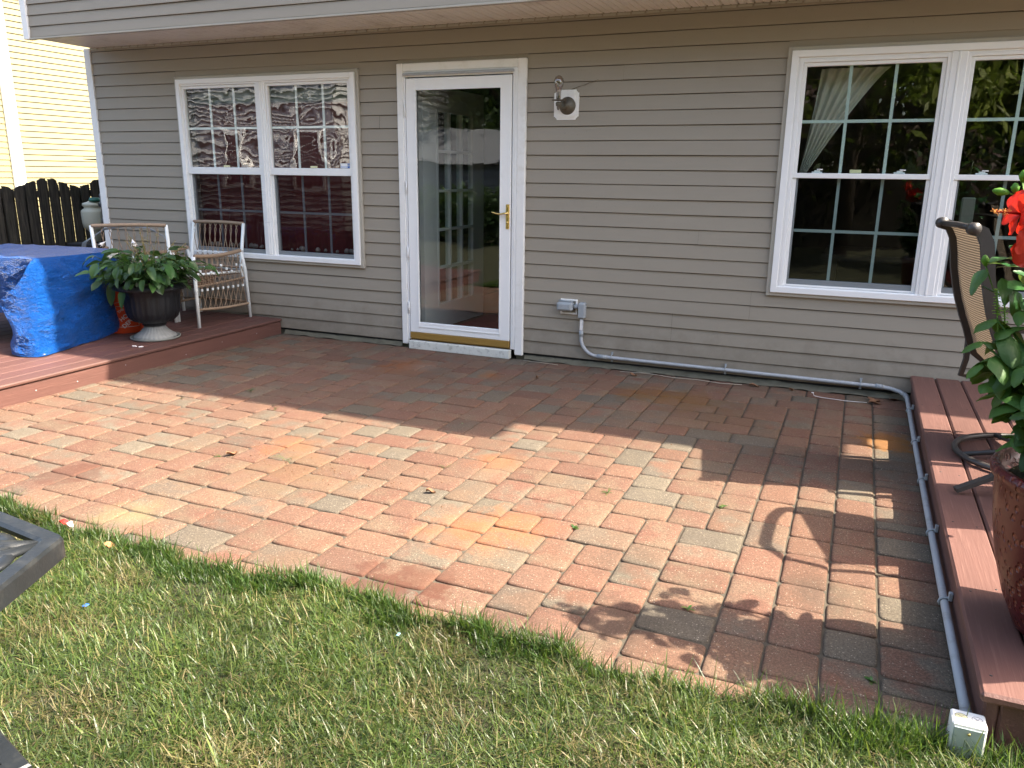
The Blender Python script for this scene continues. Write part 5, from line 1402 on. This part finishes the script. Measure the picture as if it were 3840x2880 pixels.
# ================================================================== LAWN
rng = np.random.default_rng(5)
def edge_y(x):
    return -3.722 - .022 * np.sin(x * 3.1) - .020 * np.sin(x * 7.7 + 1) - .016 * np.sin(x * 19) - .010 * np.sin(x * 43 + 2)
def lawn():
    n = 330000
    x = rng.uniform(-1.6, 3.75, n); y = -3.62 - rng.uniform(0, 1, n) ** 1.0 * 1.75
    # most blades where the view looks
    m_ = 13000; x[:m_] = rng.uniform(-1.6, 3.43, m_); y[:m_] = edge_y(x[:m_]) - np.abs(rng.normal(0, .07, m_))
    keep = y < edge_y(x) + rng.normal(0, .010, n)
    keep &= ~((x > 3.43) & (y > -3.72))
    x, y = x[keep], y[keep]; n = len(x)
    d = edge_y(x) - y
    clump = .5 + .5 * np.sin(x * 11 + 2 * np.sin(y * 7)) * np.sin(y * 13 + 1.5 * np.sin(x * 5))
    edge = np.clip(1 - d / (.09 + .07 * np.sin(x * 9 + 2 * np.sin(x * 3.7))), 0, 1)
    tall = rng.uniform(0, 1, n) ** 2.2
    L = .016 + .034 * rng.uniform(0, 1, n) + .060 * tall * (.25 + .75 * np.maximum(clump, edge))
    right = np.clip((x - 2.3) / 1, 0, 1); L *= 1.15 + .55 * right * (d < .35)
    a = rng.uniform(0, 2 * np.pi, n)
    lean = rng.uniform(.15, 1.4, n); lean = np.where(rng.uniform(0, 1, n) < .55, lean * .5 + .85, lean)
    lean = np.where(edge > .3, rng.uniform(.1, 1.0, n), lean)
    W = rng.uniform(.0008, .0019, n); W = np.where(rng.uniform(0, 1, n) < .06, W * 1.6, W)
    dirx, diry = np.cos(a) * np.sin(lean), np.sin(a) * np.sin(lean); dirz = np.cos(lean)
    b = a + np.pi / 2 + rng.uniform(-.6, .6, n); sx, sy = np.cos(b), np.sin(b)
    z0 = np.where(y > -3.748, .0005, -.015 + .004 * np.sin(x * 5))
    bow = rng.uniform(.1, .7, n)
    V = np.zeros((n, 7, 3)); 
    for i, (t, wf) in enumerate(((0, 1), (.38, 1.0), (.74, .7))):
        px_ = x + dirx * L * t * (1 + bow * t * .3); py_ = y + diry * L * t * (1 + bow * t * .3); pz_ = np.maximum(z0 + dirz * L * t - bow * L * t * t * .35, z0 - .004 + .006 * t)
        V[:, 2 * i, 0] = px_ - sx * W * wf; V[:, 2 * i, 1] = py_ - sy * W * wf; V[:, 2 * i, 2] = pz_
        V[:, 2 * i + 1, 0] = px_ + sx * W * wf; V[:, 2 * i + 1, 1] = py_ + sy * W * wf; V[:, 2 * i + 1, 2] = pz_
    V[:, 6, 0] = x + dirx * L * (1 + bow * .3); V[:, 6, 1] = y + diry * L * (1 + bow * .3); V[:, 6, 2] = np.maximum(z0 + dirz * L - bow * L * .35, z0)
    me = bpy.data.meshes.new('grass'); me.vertices.add(n * 7); me.vertices.foreach_set('co', V.reshape(-1).astype(np.float32))
    base = (np.arange(n) * 7)[:, None]
    q1 = base + np.array([[0, 1, 3, 2]]); q2 = base + np.array([[2, 3, 5, 4]]); t3 = base + np.array([[4, 5, 6]])
    loops = np.concatenate([q1, q2, t3], 1).reshape(-1)
    me.loops.add(len(loops)); me.loops.foreach_set('vertex_index', loops.astype(np.int32))
    ls = (np.arange(n) * 11)[:, None] + np.array([[0, 4, 8]]); me.polygons.add(n * 3)
    me.polygons.foreach_set('loop_start', ls.reshape(-1).astype(np.int32))
    me.polygons.foreach_set('use_smooth', np.zeros(n * 3, bool))
    me.update(calc_edges=True)
    pal = np.array([(.078, .128, .028), (.105, .165, .036), (.052, .098, .026), (.16, .21, .052), (.11, .14, .06), (.26, .225, .10), (.31, .25, .13), (.23, .215, .08)])
    pr = np.array([.24, .20, .20, .10, .10, .06, .03, .07]); ci = rng.choice(len(pal), n, p=pr / pr.sum())
    # dry clippings lie low
    low = lean > 1.15; ci = np.where(low & (rng.uniform(0, 1, n) < .30), rng.choice([5, 6, 7, 3], n), ci)
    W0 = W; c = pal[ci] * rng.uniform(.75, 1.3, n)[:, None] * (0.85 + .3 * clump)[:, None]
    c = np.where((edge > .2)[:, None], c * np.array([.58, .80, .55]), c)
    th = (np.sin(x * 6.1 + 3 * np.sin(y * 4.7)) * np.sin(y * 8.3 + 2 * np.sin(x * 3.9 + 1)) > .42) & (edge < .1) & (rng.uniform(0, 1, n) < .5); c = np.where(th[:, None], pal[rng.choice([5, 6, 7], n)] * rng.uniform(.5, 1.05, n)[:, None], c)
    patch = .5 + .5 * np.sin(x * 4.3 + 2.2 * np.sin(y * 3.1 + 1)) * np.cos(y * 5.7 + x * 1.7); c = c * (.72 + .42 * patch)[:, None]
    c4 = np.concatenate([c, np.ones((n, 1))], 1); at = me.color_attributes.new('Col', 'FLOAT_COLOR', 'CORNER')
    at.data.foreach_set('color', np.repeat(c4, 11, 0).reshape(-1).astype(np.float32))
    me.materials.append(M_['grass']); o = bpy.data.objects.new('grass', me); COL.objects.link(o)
    tag(o, 'clipped lawn grass with straw coloured clippings along the paver edge', kind='stuff'); return o
lawn()
# soil bank under the grass edge
def bank(m):
    xs = np.linspace(-2.2, 3.5, 120); rows = []
    for off, z in ((.012, -.040), (-.01, -.012), (-.06, -.006), (-.3, -.012), (-2.2, -.010)):
        rows.append([(x, float(edge_y(x)) + off, z + .003 * math.sin(x * 17 + off * 30)) for x in xs])
    m.grid(rows)
o = one(bank, 'lawn_soil', M_['soil']); tag(o, kind='structure')

# ================================================================== DEBRIS
random.seed(15)
def curled_leaf(m, c, L, a, lobed=False):
    c = Vector(c); rows = []
    for i in range(9):
        t = i / 8; w_ = L * .3 * math.sin(math.pi * (t * .9 + .05)) * (1 + (.45 * math.sin(i * 3.1) if lobed else 0))
        d = Vector((math.cos(a), math.sin(a), 0)); s_ = Vector((-d.y, d.x, 0))
        rows.append([tuple(c + d * L * t + s_ * w_ * q + Vector((0, 0, .004 + .012 * abs(q) + .008 * math.sin(t * 5 + a)))) for q in (-1, -.4, 0, .5, 1)])
    m.grid(rows)
leafsp = [((1.226, -2.777, 0), .045, .4, 'brown curled leaf lying on the sunlit pavers in the middle of the patio'), ((.905, -.554, 0), .03, 2, 'small dark leaf on the pavers straight out from the glass door'),
          ((.04, -2.78, 0), .06, 1.2, 'brown plant scrap on the sunlit pavers towards the left of the patio'), ((3.20, -.16, 0), .09, 2.6, 'dark dead leaf in the corner between wall and right deck'), ((3.26, -.10, .0), .10, 1.1, 'curled brown leaf in the corner under the conduit bend'), ((3.13, -.22, 0), .08, .3, 'thin dead leaf on the shaded pavers beside the conduit corner'),
          ((2.35, -.10, 0), .07, .2, 'tan oak leaf against the wall base below the conduit'), ((1.55, -.17, 0), .06, 2.9, 'small tan leaf near the wall halfway along the conduit'), ((2.62, -.11, 0), .05, 1, 'brown leaf crumb against the wall base further along the conduit')]
for (c, L, a, lab) in leafsp:
    tag(one(lambda m: curled_leaf(m, c, L, a, True), 'dry_leaf', M_['leafbrown']), lab, 'leaf', 'dead leaves on the patio')
tag(one(lambda m: curled_leaf(m, (.35, -3.80, .0), .055, .3, True), 'dry_leaf', M_['leaforange']), 'orange brown leaf in the grass edge beside the cast metal table', 'leaf', 'dead leaves on the patio')
tag(one(lambda m: m.bbox(.668, .682, -4.155, -4.135, .010, .013, .001), 'plastic_scrap', M_['plasticblue']), 'tiny bright blue plastic scrap in the lawn right of the cast metal table', 'litter')
tag(one(lambda m: m.bbox(1.73, 1.738, -3.872, -3.855, .012, .015, .001), 'plastic_scrap', simple('pale_blue', (.25, .5, .6), .5)), 'tiny pale blue plastic scrap in the grass near the paver edge', 'litter')
wr = thing('candy_wrapper', 'crumpled red and white wrapper at the lawn edge behind the cast metal table', 'litter', (.06, -3.74, .0))
one(lambda m: curled_leaf(m, (-.03, 0, .012), .05, .2), 'red_part', simple('red_foil', (.6, .03, .03), .3, .1), wr)
one(lambda m: curled_leaf(m, (.015, 0, .014), .04, -.1), 'white_part', M_['white'], wr)
def crumbs(m):
    for k in range(420):
        if k < 170: x, y = .25 + random.gauss(0, .35) + .3, -2.72 + random.gauss(0, .09)
        elif k < 260: x, y = U(-1.7, 3.3), -.06 - abs(random.gauss(0, .05))
        elif k < 320: x, y = U(3.0, 3.34), -abs(random.gauss(.12, .12)) - .02
        else: x, y = U(-1.6, 3.3), U(-3.7, -.2)
        r = U(.0012, .0038); m.lathe([(0, 0), (r, r * .3), (r * .8, r), (0, r * 1.3)], (x, y, .0005), 5)
tag(one(crumbs, 'soil_crumbs', M_['leafbrown']), 'scattered dark soil crumbs and specks over the pavers', kind='stuff')
def weeds(m):
    for (x, y, n_, L) in ((-.72, -1.72, 14, .07), (.36, -2.70, 5, .10), (2.0, -2.42, 9, .05), (1.978, -2.845, 10, .03), (2.52, -2.36, 12, .028), (-1.0, -2.05, 5, .03), (-.3, -1.98, 6, .04), (2.55, -3.30, 5, .03), (.02, -2.8, 6, .05), (3.13, -3.48, 8, .03), (.9, -1.75, 3, .02), (1.62, -2.0, 4, .02), (1.15, -2.44, 6, .045)):
        for k in range(n_):
            a = U(0, 6.3); leaf(m, (x, y, 0), (math.cos(a), math.sin(a), U(.3, 1.5)), L * U(.5, 1), .004 if L > .035 else .010, .9, .1, (U(.7, 2.2), U(.8, 1.4), .8), nseg=3)
tag(one(weeds, 'joint_weeds', M_['hosta']), 'small green weeds and grass sprigs growing in the paver joints', kind='stuff')
tag(one(lambda m: m.tube([(.60, -.075, .006), (.75, -.10, .010), (.9, -.095, .004)], .0022, 5), 'loose_wire', M_['whitecord']), 'short pale wire end on the pavers just right of the door frame', 'wire')
tag(one(lambda m: m.tube([(1.40, -.10, .006), (1.6, -.085, .012), (1.8, -.10, .004), (2.0, -.092, .006), (2.15, -.115, .004), (2.3, -.11, .010)], .0026, 5), 'loose_wire', M_['whitecord']), 'long thin pale wire lying along the wall base under the conduit', 'wire')
tag(one(lambda m: (m.tube([(2.78, -.20, .03), (2.79, -.20, .010), (2.84, -.20, .004), (3.0, -.22, .004), (3.12, -.2, .003)], .0018, 5), m.lathe([(0, 0), (.008, .002), (.008, .004), (0, .006)], (2.778, -.2, .028), 10)), 'tie_tag', M_['white']), 'small white tag with a thin tail on the pavers near the right deck corner', 'tag')

# ================================================================== BEHIND THE CAMERA (seen in the glass)
def tree(name, label, x, y, h, r, c, n=5200, seed=1, cone=False, sh=(1, 1, 1)):
    R = np.random.default_rng(seed)
    t = thing(name, label, 'tree', (x, y, 0), group='trees across the garden')
    def tk(m):
        m.tube([(0, 0, -.05), (.05, 0, h * .35), (.0, .05, h * .8)], [r * .09, r * .06, r * .02], 8)
        for k in range(7): a = k * 2.4; z = h * (.25 + .08 * k); m.tube([(0, 0, z), (r * .6 * math.cos(a), r * .6 * math.sin(a), z + r * .4)], [r * .035, r * .01], 6)
    one(tk, 'trunk', M_['bark'], t)
    cl = [(R.normal(0, .45), R.normal(0, .45), R.uniform(.12, 1)) for _ in range(46)]
    V = np.zeros((n, 4, 3)); col = np.zeros((n, 4))
    for i in range(n):
        cx, cy, cz = cl[R.integers(len(cl))]; k = (1.15 - cz) if cone else math.sqrt(max(.05, 1 - (cz * 1.7 - .85) ** 2))
        p = np.array([cx * r * k * 1.5 + R.normal(0, r * .16), cy * r * k * 1.5 + R.normal(0, r * .16), h * (.12 + .85 * cz) + R.normal(0, r * .12)])
        u = R.normal(size=3); u /= np.linalg.norm(u); v = np.cross(u, R.normal(size=3)); v /= np.linalg.norm(v); s = R.uniform(.06, .16) * (1.7 if r > 3 else 1)
        V[i] = [p, p + u * s + v * s * .3, p + u * s * 2, p + u * s - v * s * .3]
        b = R.uniform(.5, 1.4); col[i] = [c[0] * b, c[1] * b, c[2] * b, 1]
    me = bpy.data.meshes.new('crown'); me.from_pydata(V.reshape(-1, 3).tolist(), [], [(4 * i, 4 * i + 1, 4 * i + 2, 4 * i + 3) for i in range(n)])
    at = me.color_attributes.new('Col', 'FLOAT_COLOR', 'CORNER'); at.data.foreach_set('color', np.repeat(col, 4, 0).reshape(-1).astype(np.float32))
    me.materials.append(M_['treeleaf']); o = bpy.data.objects.new('crown', me); COL.objects.link(o); o.parent = t
    return t
tree('conifer_tree', 'feathery yellow green conifer mirrored in the right window', 5.6, -9.2, 6.5, 1.9, (.19, .23, .03), 20000, 1, True)
tree('maple_tree', 'dark purple leaved tree mirrored in the right window beside the conifer', 2.6, -11.5, 6.5, 2.3, (.07, .035, .035), 12000, 2)
tree('tall_tree', 'tall dark green tree mirrored in the door glass', -7.5, -19, 10, 4.6, (.05, .09, .03), 12000, 3)
tree('tall_tree', 'broad dark green tree beyond the grey shed', -2.5, -17.5, 9, 4.0, (.04, .08, .03), 12000, 4)
sh = thing('garden_shed', 'long low grey sided shed across the lawn, mirrored in the door glass', 'shed', (-5, -12, 0)); sh.location = (0, 0, 0)
one(lambda m: [m.box(-9.5, -1.5, -14.5, -12.0 - .0 + .014 * (k % 2), -.04 + .2 * k, .157 + .2 * k) for k in range(9)] and None, 'wall', simple('grey_boards', (.20, .21, .22), .6, .1, 2), sh)
one(lambda m: m.add([(-9.8, -11.7, 1.72), (-1.2, -11.7, 1.72), (-1.2, -13.2, 2.5), (-9.8, -13.2, 2.5), (-9.8, -14.8, 1.7), (-1.2, -14.8, 1.7)], [(0, 1, 2, 3), (3, 2, 5, 4)]), 'roof', simple('grey_roof', (.20, .21, .23), .7, .1, 3), sh)
rh = thing('rear_house', 'pale sided two storey house behind the lawn, mirrored in the left window', 'house', (-14, -14, 0)); rh.location = (0, 0, 0)
def rhs(m):
    for k in range(40):
        z = .15 * k
        m.grid([[(xx, -10.5 + py, z + pz) for xx in (-17, -13, -8.5)] for py, pz in ((0, .15), (.05, .03), (-.06, .03), (-.06, 0))], smooth=False)
        m.grid([[(-8.5 + py, yy, z + pz) for yy in (-10.5, -13, -16)] for py, pz in ((0, .15), (.05, .03), (-.06, .03), (-.06, 0))], smooth=False)
one(rhs, 'siding', simple('pale_grey_siding', (.38, .38, .38), .6, .05, 2), rh)
one(lambda m: m.box(-16.9, -8.6, -16, -10.6, -.04, 6), 'wall', M_['room'], rh)
for x in (-15, -12, -9.8):
    for z in (1.0, 3.8): 
        w_ = one(lambda m: frame_rect(m, x, x + .9, z, z + 1.3, .09, -10.52, -10.42), 'window', M_['white'], rh)
        one(lambda m: m.box(x + .09, x + .81, -10.5, -10.455, z + .09, z + 1.21), 'pane', M_['rubber'], w_)
one(lambda m: m.add([(-17.4, -10.1, 6), (-8.1, -10.1, 6), (-8.1, -13.2, 8), (-17.4, -13.2, 8), (-17.4, -16.4, 6), (-8.1, -16.4, 6)], [(0, 1, 2, 3), (3, 2, 5, 4)]), 'roof', M_['roof'], rh)

def hedge(name, label, x0, x1, y, h, n, seed):
    R = np.random.default_rng(seed); V = np.zeros((n, 4, 3)); col = np.ones((n, 4))
    for i in range(n):
        p = np.array([R.uniform(x0, x1), y + R.normal(0, .28), R.uniform(0, 1) ** .8 * h * (1 + .18 * math.sin(i))]); u = R.normal(size=3); u /= np.linalg.norm(u); v = np.cross(u, R.normal(size=3)); v /= np.linalg.norm(v); s = R.uniform(.04, .09)
        V[i] = [p, p + u * s + v * s * .5, p + u * s * 2, p + u * s - v * s * .5]; b = R.uniform(.4, 1.5); col[i, :3] = np.array([.04, .085, .025]) * b
    me = bpy.data.meshes.new(name); me.from_pydata(V.reshape(-1, 3).tolist(), [], [(4 * i, 4 * i + 1, 4 * i + 2, 4 * i + 3) for i in range(n)])
    at = me.color_attributes.new('Col', 'FLOAT_COLOR', 'CORNER'); at.data.foreach_set('color', np.repeat(col, 4, 0).reshape(-1).astype(np.float32)); me.materials.append(M_['treeleaf'])
    o = bpy.data.objects.new(name, me); COL.objects.link(o); tag(o, label, 'hedge')
def far_trees():
    R = np.random.default_rng(12); n = 22000; V = np.zeros((n, 4, 3)); col = np.ones((n, 4))
    for i in range(n):
        x = R.uniform(-34, 34); top = 7.5 + 2.2 * math.sin(x * .5) + 1.3 * math.sin(x * 1.3 + 1)
        p = np.array([x, -30 + R.normal(0, 1.2), R.uniform(0, 1) * top]); u = R.normal(size=3); u /= np.linalg.norm(u); v = np.cross(u, R.normal(size=3)); v /= np.linalg.norm(v); s = R.uniform(.25, .55)
        V[i] = [p, p + u * s + v * s * .6, p + u * s * 2, p + u * s - v * s * .6]; col[i, :3] = np.array([.045, .08, .025]) * R.uniform(.5, 1.4)
    me = bpy.data.meshes.new('added_woods'); me.from_pydata(V.reshape(-1, 3).tolist(), [], [(4 * i, 4 * i + 1, 4 * i + 2, 4 * i + 3) for i in range(n)])
    at = me.color_attributes.new('Col', 'FLOAT_COLOR', 'CORNER'); at.data.foreach_set('color', np.repeat(col, 4, 0).reshape(-1).astype(np.float32)); me.materials.append(M_['treeleaf'])
    o = bpy.data.objects.new('added_woods', me); COL.objects.link(o); tag(o, 'dark belt of far woods blocking bright sky in the glass', kind='stuff')
far_trees()  # unseen tree belt, added to block the bright sky mirrored in the windows
hedge('hedge', 'leafy dark hedge in front of the grey shed, mirrored low in the door glass', -7.5, -1.0, -10.6, 1.0, 9000, 5)
bf = thing('added_board_fence', 'dark board fence added across the far lawn to darken the lower right panes', 'fence', (4, -13, 0)); bf.location = (0, 0, 0)
one(lambda m: [m.box(-.9 + .15 * k, -.755 + .15 * k, -13.0, -12.975, -.05, 1.55) for k in range(80)] and None, 'boards', M_['fence'], bf)  # unseen fence, added so the lower panes mirror something dark
one(lambda m: m.box(-.9, 11.1, -13.06, -13.001, 1.2, 1.28), 'rail', M_['fence'], bf)
